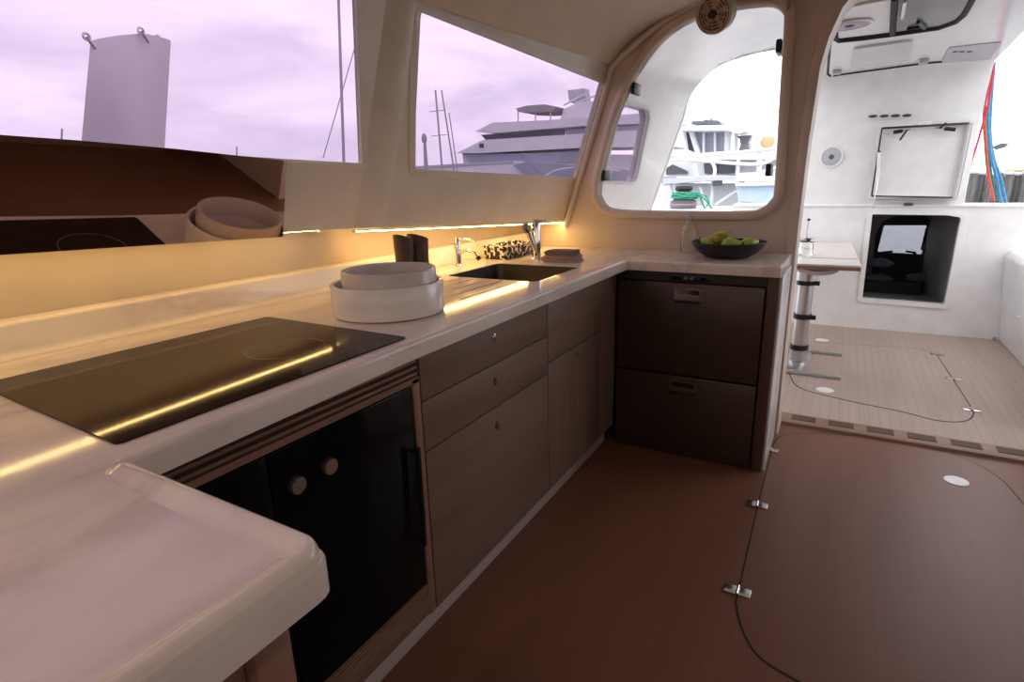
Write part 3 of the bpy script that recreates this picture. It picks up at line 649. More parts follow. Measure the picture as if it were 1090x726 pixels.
# --- woven basket
bk = thing('woven_basket', (-1.49, 2.50, ZT), 'low black and white woven basket by the wall behind the sink', 'basket')
def shell(lo, hi, th, bev):
    mb = MB(); mb.plate(rrect(lo[0], lo[1], hi[0], hi[1], .015), [rrect(lo[0] + th, lo[1] + th, hi[0] - th, hi[1] - th, .010)], lambda u, v, d: Vector((u + (u - (lo[0] + hi[0]) / 2) * 0.10 * d / .07, v + (v - (lo[1] + hi[1]) / 2) * 0.05 * d / .07, lo[2] + d)), hi[2] - lo[2]); mb.box((lo[0] + th, lo[1] + th, lo[2]), (hi[0] - th, hi[1] - th, lo[2] + .004)); return mb
shell((-1.535, 2.36, ZT + .0005), (-1.41, 2.66, ZT + .060), .008, 0).build('body', WEAVE, bk)
MB().tube([(x, y, ZT + .061) for x, y in (rrect(-1.538, 2.354, -1.406, 2.666, .02) + [rrect(-1.538, 2.354, -1.406, 2.666, .02)[0]])], 0.005, 8).build('rim', WEAVE, bk)
# --- towels
def towel(x0, x1, y0, y1, z0, h, m, label):
    th = thing('folded_towel', ((x0 + x1) / 2, (y0 + y1) / 2, z0), label, 'towel', 'folded towels beside the sink')
    n = 3
    mb = MB()
    for k in range(n):
        za = z0 + h * k / n; mb.box((x0 + .004 * (k % 2), y0 + .003 * k, za + .0008), (x1 - .006 * (k % 2), y1 - .004 * k, za + h / n - .0004), h / n * .42, 3)
    mb.build('folds', m, th)
    MB().tube([(x0 + .002, y0 + .004, z0 + h * .5), (x0 - .004, (y0 + y1) / 2, z0 + h * .5), (x0 + .002, y1 - .006, z0 + h * .5)], h * .40, 10).build('folded_edge', m, th)
    return th
towel(-1.200, -1.04, 2.345, 2.46, ZT, 0.030, TOWEL, 'mauve folded towel lying on the worktop right of the sink')
towel(-1.188, -1.05, 2.350, 2.45, ZT + .0305, 0.024, TOWELD, 'darker folded towel on top of the mauve towel')
# --- glass bottle
gb = thing('glass_bottle', (-0.668, 2.925, ZT), 'clear glass swing-top bottle left of the black fruit bowl', 'bottle')
MB().lathe([(0, 0.001), (0.036, 0.001), (0.039, 0.006), (0.039, 0.105), (0.034, 0.125), (0.016, 0.150), (0.0125, 0.160), (0.0125, 0.172), (0.010, 0.172), (0.010, 0.158), (0.014, 0.147), (0.031, 0.123), (0.0365, 0.104), (0.0365, 0.008), (0, 0.006)], (-0.668, 2.925, ZT), 32).build('bottle_glass', GLASS, gb)
MB().lathe([(0, 0.171), (0.0125, 0.171), (0.0135, 0.176), (0.011, 0.184), (0, 0.186)], (-0.668, 2.925, ZT), 20).build('stopper', mat('grey_stopper', (.5, .47, .44), .4), gb)
MB().tube(smoothline([(-0.681, 2.925, ZT + .160), (-0.690, 2.925, ZT + .172), (-0.682, 2.925, ZT + .182), (-0.668, 2.925, ZT + .187), (-0.654, 2.925, ZT + .182), (-0.646, 2.925, ZT + .172), (-0.655, 2.925, ZT + .160)]), 0.0012, 6).build('wire_clip', STEEL, gb)
# --- fruit bowl
FBX, FBY = -0.452, 2.775
fbm = MB().lathe([(0, 0.001), (0.075, 0.001), (0.098, 0.005), (0.125, 0.022), (0.150, 0.048), (0.166, 0.070), (0.163, 0.073), (0.158, 0.071), (0.143, 0.052), (0.118, 0.028), (0.09, 0.011), (0, 0.009)], (FBX, FBY, ZT), 64)
fb_ = tag(fbm.build('fruit_bowl', BOWLB, base=True), 'wide matt black bowl of pears at the aft end of the worktop', 'bowl')
def pear(name, m, loc, ax, s, label):
    ax = Vector(ax).normalized()
    r = thing(name, loc, label, 'pear', 'pears in the black bowl')
    MB().lathe([(0, -0.034), (0.012, -0.035), (0.026, -0.028), (0.034, -0.012), (0.033, 0.006), (0.024, 0.026), (0.016, 0.042), (0.010, 0.050), (0, 0.052)] if True else [], loc, 24, ax).build('flesh', m, r)
    q = Vector(loc) + ax * 0.050
    MB().tube([q, q + ax * .010 + Vector((.002, 0, .004)), q + ax * .018 + Vector((.004, 0, .010))], 0.0016, 6).build('stalk', STALK, r)
    if s != 1:
        for c in r.children: c.scale = (s, s, s); c.location = c.location * s
    return r
pear('pear', PEARB, Vector((FBX - .040, FBY - .010, ZT + .090)), (0.75, 0.1, 0.45), .82, 'russet yellow pear on top of the others in the black bowl')
pear('pear', PEARG, Vector((FBX - .088, FBY + .012, ZT + .062)), (-0.8, .3, 0.25), .92, 'green pear at the bottle end of the black bowl')
pear('pear', PEARG, Vector((FBX + .010, FBY - .030, ZT + .060)), (0.9, .2, 0.12), 1.0, 'green pear in the middle of the bowl, below the russet one')
pear('pear', PEAR, Vector((FBX + .086, FBY + .012, ZT + .060)), (0.7, 0.6, 0.2), .95, 'yellow-green pear at the doorway end of the black bowl')
pear('pear', PEARG, Vector((FBX - .030, FBY + .062, ZT + .058)), (-0.2, 0.8, 0.1), .95, 'green pear behind the russet one, at the back of the bowl')

# --- mirror panel under window 1
def mpx(Y, z): return -1.49 + 0.06 * (Y - 0.9) + 0.22 * (z - 1.17)
mp_ = thing('mirror_panel', (-1.52, 0.5, 1.17), 'dark bronze mirror panel below the large window, reflecting the worktop', 'panel')
PLN = [(0.0, 1.186), (1.153, 1.151), (1.162, 1.370), (1.024, 1.380), (0.851, 1.392), (0.647, 1.402), (0.514, 1.406), (0.0, 1.414)]
MB().plate(PLN, [], lambda u, v, d: Vector((mpx(u, v) - d, u, v)), 0.004).build('mirror_face', MIRROR, mp_, smooth=20)
MB().plate(inset(PLN, .001), [], lambda u, v, d: Vector(((mpx(u, v) - .0045) * (1 - d) + d * min(mpx(u, v) - .006, max(mpx(u, v) - .022, wx(u, v) + .002)), u, v)), 1.0).build('backing', BLACK, mp_, smooth=20)
# --- LED strips along the underside
ll = ['glowing warm strip light under the mirror panel', 'glowing warm strip light above the taps and basket']
for k, (y0, y1) in enumerate(((-1.5, 1.367), (1.537, 2.986))):
    tt = thing('led_strip', (wx(y0, zed(y0)), y0, zed(y0)), ll[k], 'strip light', 'warm strip lights above the counter')
    hw, hh = (.0030, .0003) if k == 0 else (.0075, .0015)
    n = 12; P = [Vector((wx(y0 + (y1 - y0) * i / n, zed(y0 + (y1 - y0) * i / n)) - 0.010, y0 + (y1 - y0) * i / n, zed(y0 + (y1 - y0) * i / n) - (0.003 if k == 0 else 0.0125))) for i in range(n + 1)]
    MB().strip([[p + Vector((-hw, 0, .0015)), p + Vector((-hw, 0, -hh)), p + Vector((hw, 0, -hh)), p + Vector((hw, 0, .0015))] for p in P]).build('diffuser', LED, tt)
    MB().strip([[p + Vector((-.009, 0, .0015)), p + Vector((-.009, 0, .0055)), p + Vector((.009, 0, .0055)), p + Vector((.009, 0, .0015))] for p in P]).build('channel', CREAM, tt)
    for e_ in (0, -1):
        q = P[e_]; s_ = 1 if e_ else -1
        MB().box(q + Vector((-.008, -.002 + .003 * s_, -.005)), q + Vector((.008, .002 + .003 * s_, .006)), .001).build('end_cap', CREAM, tt)
# --- fan above the bulkhead window
fc = atY(759, 15, 2.86); fax = Vector((-0.22, -0.93, -0.30)).normalized()
fn = thing('cabin_fan', fc, 'round bronze-grilled cabin fan hanging above the bulkhead window', 'fan')
MB().lathe([(0, -.085), (.05, -.085), (.075, -.075), (.083, -.05), (.083, -0.004), (.078, 0.0), (.072, -.002), (.071, -.030), (0, -.030)], fc, 48, fax).build('housing', FANB, fn)
MB().lathe([(0, -.024), (.070, -.024), (.070, -.028), (0, -.028)], fc, 40, fax).build('inside', FAND, fn)
q = Vector((0, 0, 1)).rotation_difference(fax); g = MB()
for r in (.028, .041, .054, .067, .078):
    g.tube([fc + q @ Vector((r * math.cos(2 * PI * k / 40), r * math.sin(2 * PI * k / 40), .001 + .008 * (1 - (r / .08) ** 2))) for k in range(41)], .0026, 6, caps=False)
for k in range(10):
    a = 2 * PI * k / 10; g.tube([fc + q @ Vector((r * math.cos(a), r * math.sin(a), .002 + .008 * (1 - (r / .08) ** 2))) for r in (.016, .045, .08)], .002, 6)
g.build('grille', FANM, fn)
MB().lathe([(0, .016), (.012, .016), (.016, .012), (.017, 0), (0, 0)], fc, 24, fax).build('hub', BLACK, fn)
bl_ = MB()
for k in range(5):
    a = 2 * PI * k / 5; c1 = fc + q @ Vector((0, 0, -.014)); d = q @ Vector((math.cos(a), math.sin(a), 0)); e2 = q @ Vector((-math.sin(a), math.cos(a), .5)).normalized()
    bl_.prism([c1 + d * .014 - e2 * .008, c1 + d * .060 - e2 * .020, c1 + d * .062 + e2 * .012, c1 + d * .014 + e2 * .008], fax * .0015)
bl_.build('blades', FANM, fn)
MB().tube([fc + q @ Vector((0, 0, -.07)), fc + Vector((0.055, .06, .05)), fc + Vector((.06, .10, .13))], [.03, .028, .028], 14).build('mount_arm', FANB, fn)

# --- cabin floor hatch, its seam, hinges and lift ring
hp = fillet([(-0.172, 1.30), (0.80, 1.25), (0.80, 3.05), (-0.172, 3.05)], [0.30, 0.3, 0.36, 0.14], 10)
hx_px = [(850, 726), (808, 700), (790, 672), (783, 645), (785, 628), (806, 537), (819, 486), (824, 470), (834, 463), (850, 461), (905, 463), (960, 470), (1020, 485), (1050, 499), (1070, 513), (1090, 536)]
hpl = [(p.x, p.y) for p in (atZ(x, y, 0.003) for x, y in hx_px)]
hpl = [(v.x, v.y) for v in smoothline([Vector((a, b, 0)) for a, b in hpl], 4)]
hpl = hpl + [(0.96, 2.35), (1.0, 1.6), (0.85, 1.05), (0.4, 0.98)]
fh = thing('floor_hatch', (0.3, 2.1, 0.0), 'brown rounded floor hatch panel in the cabin sole before the doorway', 'hatch')
MB().plate(hpl, [inset(hpl, .006)], lambda u, v, d: Vector((u, v, .0003 + d)), 0.0012).build('seam', SEAM, fh)
MB().plate(inset(hpl, .006), [], lambda u, v, d: Vector((u, v, .0003 + d)), 0.0022).build('panel', FLOOR, fh)
rg = atZ(1018, 512, .003)
lr = MB().lathe([(0, .0015), (.030, .0015), (.040, .003), (.0445, .002), (.0445, 0)], (rg.x, rg.y, .0027), 36).build('lift_ring', DISC, fh)
def hinge(parent, c, s=1.0, ang=0.0):
    R = Matrix.Rotation(ang, 3, 'Z'); c = Vector(c)
    m = MB(); 
    for sx in (-1, 1): m.box(c + Vector(((.004 if sx > 0 else -.040) * s, -.021 * s, 0)), c + Vector(((.040 if sx > 0 else -.004) * s, .021 * s, .004)), .0015)
    h = m.build('hinge', STEEL, parent)
    MB().tube([c + Vector((0, -.021 * s, .005)), c + Vector((0, .021 * s, .005))], .0048 * s, 10).build('hinge_pin', CHROME, h)
for (x, y) in ((806, 537), (785, 629), (821, 479)):
    p = atZ(x, y, .004); hinge(fh, (p.x, p.y, .0028), 1.0 if y > 500 else .8)

# ================================================================== COCKPIT
cf = MB().box((-2.2, 3.14, -0.06), (2.6, 6.0, -0.001)).build('floor_cockpit', DECK); struct(cf, 'pale teak-look cockpit floor beyond the doorway', 'floor')
AY = 5.65
# left shell: leaning side wall with a window, curving into an arch
W4 = [(3.33, 1.30), (3.86, 1.285), (3.72, 1.675), (3.66, 1.715), (3.25, 1.72)]
W4 = fillet(W4, 0.04, 4)
fnW4 = lambda u, v, d: Vector((wx(u, v) - d, u, v))
def wx4(u, v): return wx(u, v) - .058 * (u - 3.15)
# profile of the arch tunnel in (X, Z) at Y
archp = [(0.0, 1.0), (0.0, 1.25), (0.0, 1.5), (0.0, 1.70)]
def arch_row(Y, dn=0.0, dx=0.0):
    row = []
    for z in (0.0, 0.55, 1.0, 1.25, 1.50, 1.66): row.append(Vector((wx(Y, max(z, 1.0)) - dx, Y, z)))
    x0 = wx(Y, 1.66) + 0.032; t = (Y - 3.15) / 1.21; kx = 0.75 + 0.25 * t; x1 = -1.10 + .75
    prof_ = ((-1.052, 1.845), (-0.978, 1.950), (-0.853, 2.045), (-0.694, 2.085), (-0.48, 2.104))
    for (xx, z) in prof_: row.append(Vector((xx + (wx(Y, 1.66) - wx(4.36, 1.66)) * (2.15 - z) / .45, Y, z)))
    row.append(Vector((0.3, Y, 2.11))); row.append(Vector((1.3, Y, 2.11)))
    return row
mb = MB()
ys = [3.15, 3.25, 3.40, 3.55, 3.70, 3.85, 3.95, 4.05, 4.15, 4.25, 4.35]
# side wall as a plate with the window hole, then curved part as loft
lowA = subdiv_loop([(3.15, 0.0), (4.36, 0.0), (4.36, 1.75), (3.15, 1.75)], .15)
mb.plate(lowA, [W4], lambda u, v, d: Vector((wx4(u, max(v, 0.9)) - d, u, v)), 0.06)
rows = [[wx_ for wx_ in arch_row(Y)[5:]] for Y in ys]
for r in rows: r[0] = Vector((wx4(r[0].y, 1.72) - .001, r[0].y, 1.72))
mb.strip(rows)
rows2 = [[v + Vector((-.07, 0, .06)) for v in r] for r in rows]
mb.strip(rows2)
# thick rounded aft lip of the arch
lip = [Vector((x - .022, 4.36, z + .02)) for x, z in ((wx4(4.36, 1.0), 1.0), (wx4(4.36, 1.2), 1.2), (wx4(4.36, 1.4), 1.4), (wx4(4.36, 1.6), 1.6), (wx4(4.36, 1.72), 1.72), (-1.052, 1.845), (-0.978, 1.950), (-0.853, 2.045), (-0.694, 2.085), (-0.48, 2.104), (0.3, 2.11))]
mb.tube(smoothline(lip, 4), 0.034, 10)
wc = mb.build('wall_cockpit_left', WHITE, smooth=60); struct(wc, 'white cockpit side with arch seen through the bulkhead window', 'wall')
w8 = bpy.data.objects.new('window_8', None); COL.objects.link(w8); w8.location = (wx(3.5, 1.5), 3.5, 1.3); struct(w8, 'small tinted cockpit side window beyond the bulkhead window', 'window')
MB().plate(W4, [], lambda u, v, d: Vector((wx4(u, v) - .02 - d, u, v)), .004).build('pane', TINT, w8)
MB().plate(inset(W4, -.016), [inset(W4, .002)], lambda u, v, d: Vector((wx4(u, v) + .006 - d, u, v)), .010).build('frame', GREYWHITE, w8)
# hardtop
ht = MB().plate(fillet([(-0.50, 4.30), (1.5, 3.2), (1.2, 3.2), (0.78, 4.3), (0.84, 5.85), (-0.42, 5.85)][:1] + [(-0.5, 3.16), (0.72, 3.16), (0.78, 4.3), (0.84, 5.85), (-0.42, 5.85)], 0.0), [], lambda u, v, d: Vector((u, v, 2.08 + d)), 0.10).build('ceiling_cockpit', WHITE); struct(ht, 'white cockpit hardtop overhead beyond the doorway', 'ceiling')
# aft cockpit wall with locker opening
OPN = fillet([(0.209, 0.262), (0.790, 0.252), (0.797, 0.955), (0.70, 0.972), (0.197, 0.980)], [.012, .02, .03, .03, .012], 4)
aw = MB()
aw.plate([(-0.9, -0.02), (2.0, -0.02), (2.0, 1.03), (1.16, 1.035), (0.16, 1.055), (-0.9, 1.06)], [OPN], lambda u, v, d: Vector((u, AY + d, v)), 0.08)
aw.plate([(-0.36, 1.04), (0.80, 1.04), (0.80, 1.66), (0.825, 2.09), (-0.36, 2.09)], [], lambda u, v, d: Vector((u, AY + .01 + d, v)), 0.07)
aw.strip([[Vector((x, AY + .01, 1.72)), Vector((x, AY + .002, 1.85)), Vector((x, AY - .005, 1.97)), Vector((x, AY - .02, 2.04)), Vector((x, AY - .05, 2.081))] for x in (-0.36, 0.2, 0.81)])
aw.box((-0.9, AY - .005, 1.035), (2.0, AY + .30, 1.062), .012) if False else None
awo = aw.build('wall_cockpit_aft', WHITE, smooth=50); struct(awo, 'white aft cockpit wall with open locker hatchway', 'wall')
sh = MB().prism([(-0.9, AY - .012, 1.045), (2.0, AY - .012, 1.018), (2.0, AY + .30, 1.018), (-0.9, AY + .30, 1.045)], (0, 0, .022), .006).build('trim_3', WHITE); struct(sh, 'white coaming top along the aft cockpit wall', 'trim')
# opening frame
tf = MB().plate(inset(OPN, -.030), [inset(OPN, .004)], lambda u, v, d: Vector((u, AY - .014 + d, v)), .016).build('trim_4', WHITE); struct(tf, 'raised white frame of the open locker hatchway', 'trim')
# locker interior behind the opening
bx = MB(); 
bx.strip([[Vector((0.15, AY + .08, 0.2)), Vector((0.15, AY + .08, 1.02))], [Vector((0.15, AY + 1.0, 0.2)), Vector((0.15, AY + 1.0, 1.02))]])
bx.strip([[Vector((0.85, AY + .08, 0.2)), Vector((0.85, AY + .08, 1.02))], [Vector((0.70, AY + 1.0, 0.2)), Vector((0.70, AY + 1.0, 1.02))]])
bx.strip([[Vector((0.15, AY + .08, 0.2)), Vector((0.85, AY + .08, 0.2))], [Vector((0.15, AY + 1.0, 0.2)), Vector((0.70, AY + 1.0, 0.2))]])
bx.strip([[Vector((0.15, AY + .08, 1.02)), Vector((0.85, AY + .08, 1.02))], [Vector((0.15, AY + 1.0, 1.02)), Vector((0.70, AY + 1.0, 1.02))]])
LY = AY + 1.0
LW = [(p.x, p.z) for p in (atY(x, y, LY) for x, y in ((934, 268), (941, 240), (986, 240), (989, 243), (981, 271)))]
LW = fillet(LW, .015, 3)
bx.plate([(0.15, 0.2), (0.70, 0.2), (0.70, 1.02), (0.15, 1.02)], [LW], lambda u, v, d: Vector((u, LY + d, v)), .03)
bxo = bx.build('wall_locker', DGREY); struct(bxo, 'dark grey locker interior beyond the open hatchway', 'wall')
bx2 = MB().plate([(p.x, p.z) for p in (atY(x, y, LY - .01) for x, y in ((925, 318), (932, 250), (940, 235), (954, 230), (985, 230), (993, 236), (996, 246), (987, 277), (984, 318)))], [inset(LW, -.004)], lambda u, v, d: Vector((u, LY - .012 + d, v)), .012).build('trim_5', BLACKR); struct(bx2)
w9 = bpy.data.objects.new('window_9', None); COL.objects.link(w9); w9.location = (0.4, LY, .6); struct(w9, 'small bright window inside the dark aft locker', 'window')
MB().plate(LW, [], lambda u, v, d: Vector((u, LY + .01 + d, v)), .004).build('pane', CLEARP, w9)
for (x0, x1) in ((936, 950), (974, 964)):
    a = atY(x0, 269, LY - .03); b = atY(x1, 267.5, LY - .03)
    MB().tube([a + Vector((0, .025, 0)), a, b], .010, 8).tube([a + Vector((0, .02, .0)), a + Vector((0, .02, -.03))], .014, 8).build('catch', BLACK, w9)
a = atY(986.5, 243, LY - .03); b = atY(981, 266, LY - .03); MB().tube([a, b], .009, 8).build('stay', BLACK, w9)
for (x, y, s, lab) in ((936, 280, .10, 'blue-grey folded bundle on the left inside the dark locker'), (976, 296, .07, 'blue-grey folded bundle on the right inside the dark locker'), (935, 296, .10, 'blue-grey folded bundle low inside the dark locker')):
    p = atY(x, y, LY - .12); m = MB(); bm = bmesh.new(); bmesh.ops.create_icosphere(bm, subdivisions=3, radius=1)
    for v in bm.verts: v.co = Vector((v.co.x * s * 1.25, v.co.y * .09, v.co.z * .045)) + v.co * .006 * math.sin(9 * v.co.x + 7 * v.co.z)
    bmesh.ops.translate(bm, vec=p, verts=bm.verts); m._merge(bm); tag(m.build('bedding_bundle', BEDDING), lab, 'bundle', 'bundles stowed in the locker')
shelf = MB().box((0.155, LY - .30, .2), (.69, LY - .015, atY(940, 292, LY - .12).z - .055)).build('trim_6', BLACKR); struct(shelf)
# raised hatch lid
lid = thing('hatch_lid', (0.45, AY - .02, 1.075), 'white locker lid propped open above the dark hatchway', 'lid')
lp = [(p.x, p.z) for p in (atY(x, y, AY - .03) for x, y in ((923, 212), (935, 133), (1036, 127), (1018, 214)))]
lpf = fillet(lp, .035, 5)
MB().plate(lpf, [inset(lpf, .035)], lambda u, v, d: Vector((u, AY - .065 + d, v)), .055).build('rim', WHITE, lid)
MB().plate(inset(lpf, .035), [], lambda u, v, d: Vector((u, AY - .035 + d, v)), .025).build('lid_face', WHITE, lid)
MB().plate(inset(lpf, .022), [inset(lpf, .032)], lambda u, v, d: Vector((u, AY - .072 + d, v)), .008).build('gasket', BLACKR, lid)
a, b, c = atY(936, 162, AY - .1), atY(934, 192, AY - .1), atY(929, 222, AY - .06)
gs = MB().tube([a, b], .012, 10).build('gas_strut', WHITE, lid); MB().tube([b, c], .006, 8).build('strut_rod', CHROME, gs); MB().tube([a, a + Vector((0, .03, 0.0))], .012, 8).build('strut_mount', BLACK, gs)
for (x0, y0, x1, y1, lx, ly) in ((951, 141, 969, 138, 958, 149), (1017, 138, 996, 136, 1007, 131)):
    a, b, c = atY(x0, y0, AY - .085), atY(x1, y1, AY - .085), atY(lx, ly, AY - .12)
    ltc = MB().tube([a, a.lerp(b, .55)], .014, 8).build('latch', BLACK, lid); MB().tube([a.lerp(b, .8), c], .008, 8).build('latch_lever', BLACK, ltc); MB().tube([a.lerp(b, .5), b], .007, 8).build('latch_rod', STEEL, ltc)
a = atY(984, 131.5, AY - .06); MB().box(a - Vector((.045, .02, .012)), a + Vector((.045, .02, .014)), .008).build('handle_plate', WHITE, lid)
a = atY(967, 217.5, AY - .03); MB().lathe([(0, .006), (.028, .006), (.036, 0)], a, 20, (0, -1, 0), 1, .4).build('lid_catch', SPEAKC, lid)
# four small vents
for k, x in enumerate((929, 941, 953, 965)):
    p = atY(x, 124 - .3 * k, AY); cp2 = ['leftmost', 'second', 'third', 'rightmost'][k]
    vt = thing('shell_vent', p, '%s of the four small black shell vents above the raised lid' % ('leftmost' if k == 0 else 'second from left' if k == 1 else 'third from left' if k == 2 else 'rightmost'), 'vent', 'black shell vents in a row')
    MB().lathe([(0, .022), (.016, .018), (.028, .008), (.032, 0), (.032, -.003)], (p.x, AY - .004 - .02, p.z), 20, (0, -1, 0), 1, .38).build('cowl', SPEAKC, vt)
    MB().box((p.x - .022, AY - .048, p.z - .009), (p.x + .022, AY - .03, p.z - .004)).build('slot', BLACK, vt)
# speakers
def speaker(c, ax, label, r=.075):
    t = thing('speaker', c, label, 'speaker', 'round white cockpit speakers')
    MB().lathe([(r, 0), (r * 1.06, .004), (r, .012), (r * .9, .010), (r * .88, 0.002), (r * .88, 0)], c, 36, ax).build('rim', WHITE, t)
    MB().lathe([(0, .008), (r * .4, .009), (r * .8, .008), (r * .9, .004), (r * .9, 0), (0, 0)], c, 36, ax).build('grille', SPEAK, t)
    MB().lathe([(0, .016), (r * .16, .015), (r * .24, .009), (r * .24, .006)], c, 20, ax).build('dome', SPEAKC, t)
    return t
p = atY(885, 167, AY); speaker(Vector((p.x, AY + .005, p.z)), (0, -1, 0), 'round white speaker on the aft cockpit wall left of the lid', .082)
# overhead hatch, speaker plate, access panel and switch recess
ZH = 2.08
oh_ = thing('overhead_hatch', (0.1, 3.9, ZH), 'black-edged overhead hatch with smoked pane in the cockpit hardtop', 'hatch')
def oz(pts, dz=0): return [(p.x, p.y) for p in (atZ(x, y, ZH - dz) for x, y in pts)]
big = oz([(890, 40), (920, 37), (950, 33), (1000, 26), (1019, 20), (1028, 12), (1040, -6), (895, 6)])
left = oz([(890, 39), (890, 8), (951, -4), (948, 32)])
MB().plate(left, [], lambda u, v, d: Vector((u, v, ZH - .012 + d)), .011).build('fixed_panel', WHITE, oh_)
right = oz([(952, 31.5), (955, -8), (1036, -12), (1027, 11), (1018, 18), (1000, 25)])
MB().plate(right, [], lambda u, v, d: Vector((u, v, ZH - .014 + d)), .013).build('smoked_pane', mat('smoked_acrylic', (.20, .20, .215), .15), oh_)
edge = [Vector((*p, ZH - .012)) for p in oz([(889, 10), (889.5, 38), (893, 40.5), (920, 37.8), (950, 33.8), (1000, 26.5), (1018, 20), (1027, 12), (1038, -8)])]
MB().tube(edge, .016, 8).build('gasket', BLACKR, oh_)
MB().tube([Vector((*p, ZH - .014)) for p in oz([(950.5, 33), (953, -6)])], .016, 8).build('divider', BLACKR, oh_)
MB().tube([Vector((*p, ZH - .02)) for p in oz([(964, -4), (961, 14)])], .010, 8).build('stay', STEEL, oh_)
MB().tube([Vector((*p, ZH - .02)) for p in oz([(978, 19), (985, 25.5)])], .010, 8).tube([Vector((*p, ZH - .02)) for p in oz([(966, 26.5), (980, 24.5)])], .008, 8).build('catch', BLACK, oh_)
p = atZ(904.5, 25.5, ZH - .012); speaker(Vector((p.x, p.y, ZH - .013)), (0, 0, -1), 'round white speaker in the overhead hatch panel', .105)
ap_ = thing('access_panel', (0.1, 5.0, ZH), 'raised cream access panel in the hardtop below the overhead hatch', 'panel')
MB().plate(fillet(oz([(905, 71), (909, 50), (972, 41), (966, 65)]), .03, 4), [], lambda u, v, d: Vector((u, v, ZH - .016 + d)), .015).build('panel_face', GREYWHITE, ap_)
sr = thing('switch_recess', (0.6, 5.2, ZH), 'grey overhead switch recess with three dots near the ropes', 'panel')
MB().plate(fillet(oz([(1006, 57), (1010, 50), (1066, 44), (1054, 63), (1002, 66)]), .02, 3), [], lambda u, v, d: Vector((u, v, ZH - .006 + d)), .005).build('recess_face', HULLG, sr)
for x in (1017, 1024, 1032): 
    p = atZ(x, 55.5, ZH - .01); MB().lathe([(0, .006), (.014, .005), (.018, 0)], (p.x, p.y, ZH - .006), 14, (0, 0, -1)).build('button', SPEAKC, sr)
# hinged panel seam line with two small feet
ln = thing('roof_panel_seal', (0.1, 5.5, ZH), 'thin dark seal line with two grey feet across the hardtop', 'seal')
MB().tube([Vector((*p, ZH - .004)) for p in oz([(884, 40), (881, 78), (884, 80.5), (893, 79), (985, 66.5), (1003, 65)])], .008, 8).build('seal', BLACKR, ln)
for (x, y) in ((891, 78), (983, 66.5)): 
    p = atZ(x, y, ZH - .02); MB().box((p.x - .03, p.y - .05, ZH - .03), (p.x + .03, p.y + .02, ZH - .001), .008).build('foot', SPEAK, ln)
# right-hand moulded seat base
sb = thing('cockpit_bench', (1.5, 4.6, 0), 'white moulded cockpit bench base at the right of the cockpit', 'bench')
MB().prism([(1.168, 3.6, 0.0), (1.10, 3.6, 0.66), (1.13, 3.6, 0.70), (1.9, 3.6, 0.70), (1.9, 3.6, 0.0)], (0.0, 2.045, 0), .012).build('moulding', WHITE, sb)
p = atX(1083, 338, 1.13); MB().lathe([(0, .004), (.012, .003), (.014, 0)], (1.138, p.y, p.z), 14, (-1, 0, -.1)).build('snap_stud', CHROME, sb)
p = atX(1058, 357, 1.15); MB().lathe([(0, 0), (.012, 0), (.012, .03), (0, .034)], (1.135, 5.60, 0.0), 14).build('stop_pin', STEEL, sb)
# cockpit table on a pedestal
tb = thing('cockpit_table', (-0.17, 4.4, 0), 'teak-edged white table on an aluminium pedestal beyond the doorway', 'table')
TZ = 0.742
tt_ = MB().plate(fillet([(-0.95, 4.10), (0.128, 4.12), (0.075, 5.60), (-0.95, 5.50)], 0.015, 3), [], lambda u, v, d: Vector((u, v, TZ - d)), .012).build('table_top', mat('pale_table_laminate', (0.62, 0.57, 0.54), 0.3, coat=.2), tb)
MB().plate(fillet([(-0.95, 4.098), (0.130, 4.118), (0.077, 5.602), (-0.95, 5.502)], 0.015, 3), [], lambda u, v, d: Vector((u, v, TZ - .0122 - d)), .022).build('wood_edge', WOODD, tb)
MB().box((-0.93, 4.46, TZ + .0002), (0.112, 4.466, TZ + .0012)).build('fold_seam', SEAM, tb)
cx_, cy_ = -0.178, 4.36
MB().lathe([(0, 0.02), (.058, 0.02), (.058, .10), (.050, .104), (.050, .62), (0, .62)], (cx_, cy_, 0), 32).build('pedestal', ALU, tb)
for z in (.135, .345, .585): 
    clm = MB().lathe([(.050, -.018), (.058, -.018), (.060, -.012), (.060, .012), (.058, .018), (.050, .018)], (cx_, cy_, z if z > .2 else .12), 32).build('clamp_collar', BLACK, tb)
    if z > .2: MB().box((cx_ + .05, cy_ - .05, z - .014), (cx_ + .085, cy_ - .025, z + .016), .004).build('clamp_lever', BLACK, clm)
m = MB(); n = 20; bxc = -0.115
def upt(k, a_, b_, yy): return Vector((bxc + a_ * math.cos(PI + PI * k / n), cy_ + yy, TZ - .036 + b_ * math.sin(PI + PI * k / n)))
m.strip([[upt(k, a_, b_, yy) for k in range(n + 1)] for a_, b_, yy in ((.135, .060, -.09), (.135, .060, .09), (.108, .032, .09), (.108, .032, -.09), (.135, .060, -.09))])
m.tube([(cx_, cy_, .60), (cx_, cy_, .66)], .065, 24)
m.build('bracket', ALU, tb)
for yy in (-0.28, 0.30): MB().box((cx_ - .07, cy_ + yy - .02, .001), (cx_ + .275, cy_ + yy + .02, .022), .004).build('floor_rail', ALU, tb)
MB().box((cx_ - .07, cy_ - .26, .001), (cx_ + .075, cy_ + .28, .018), .004).build('base_plate', ALU, tb)
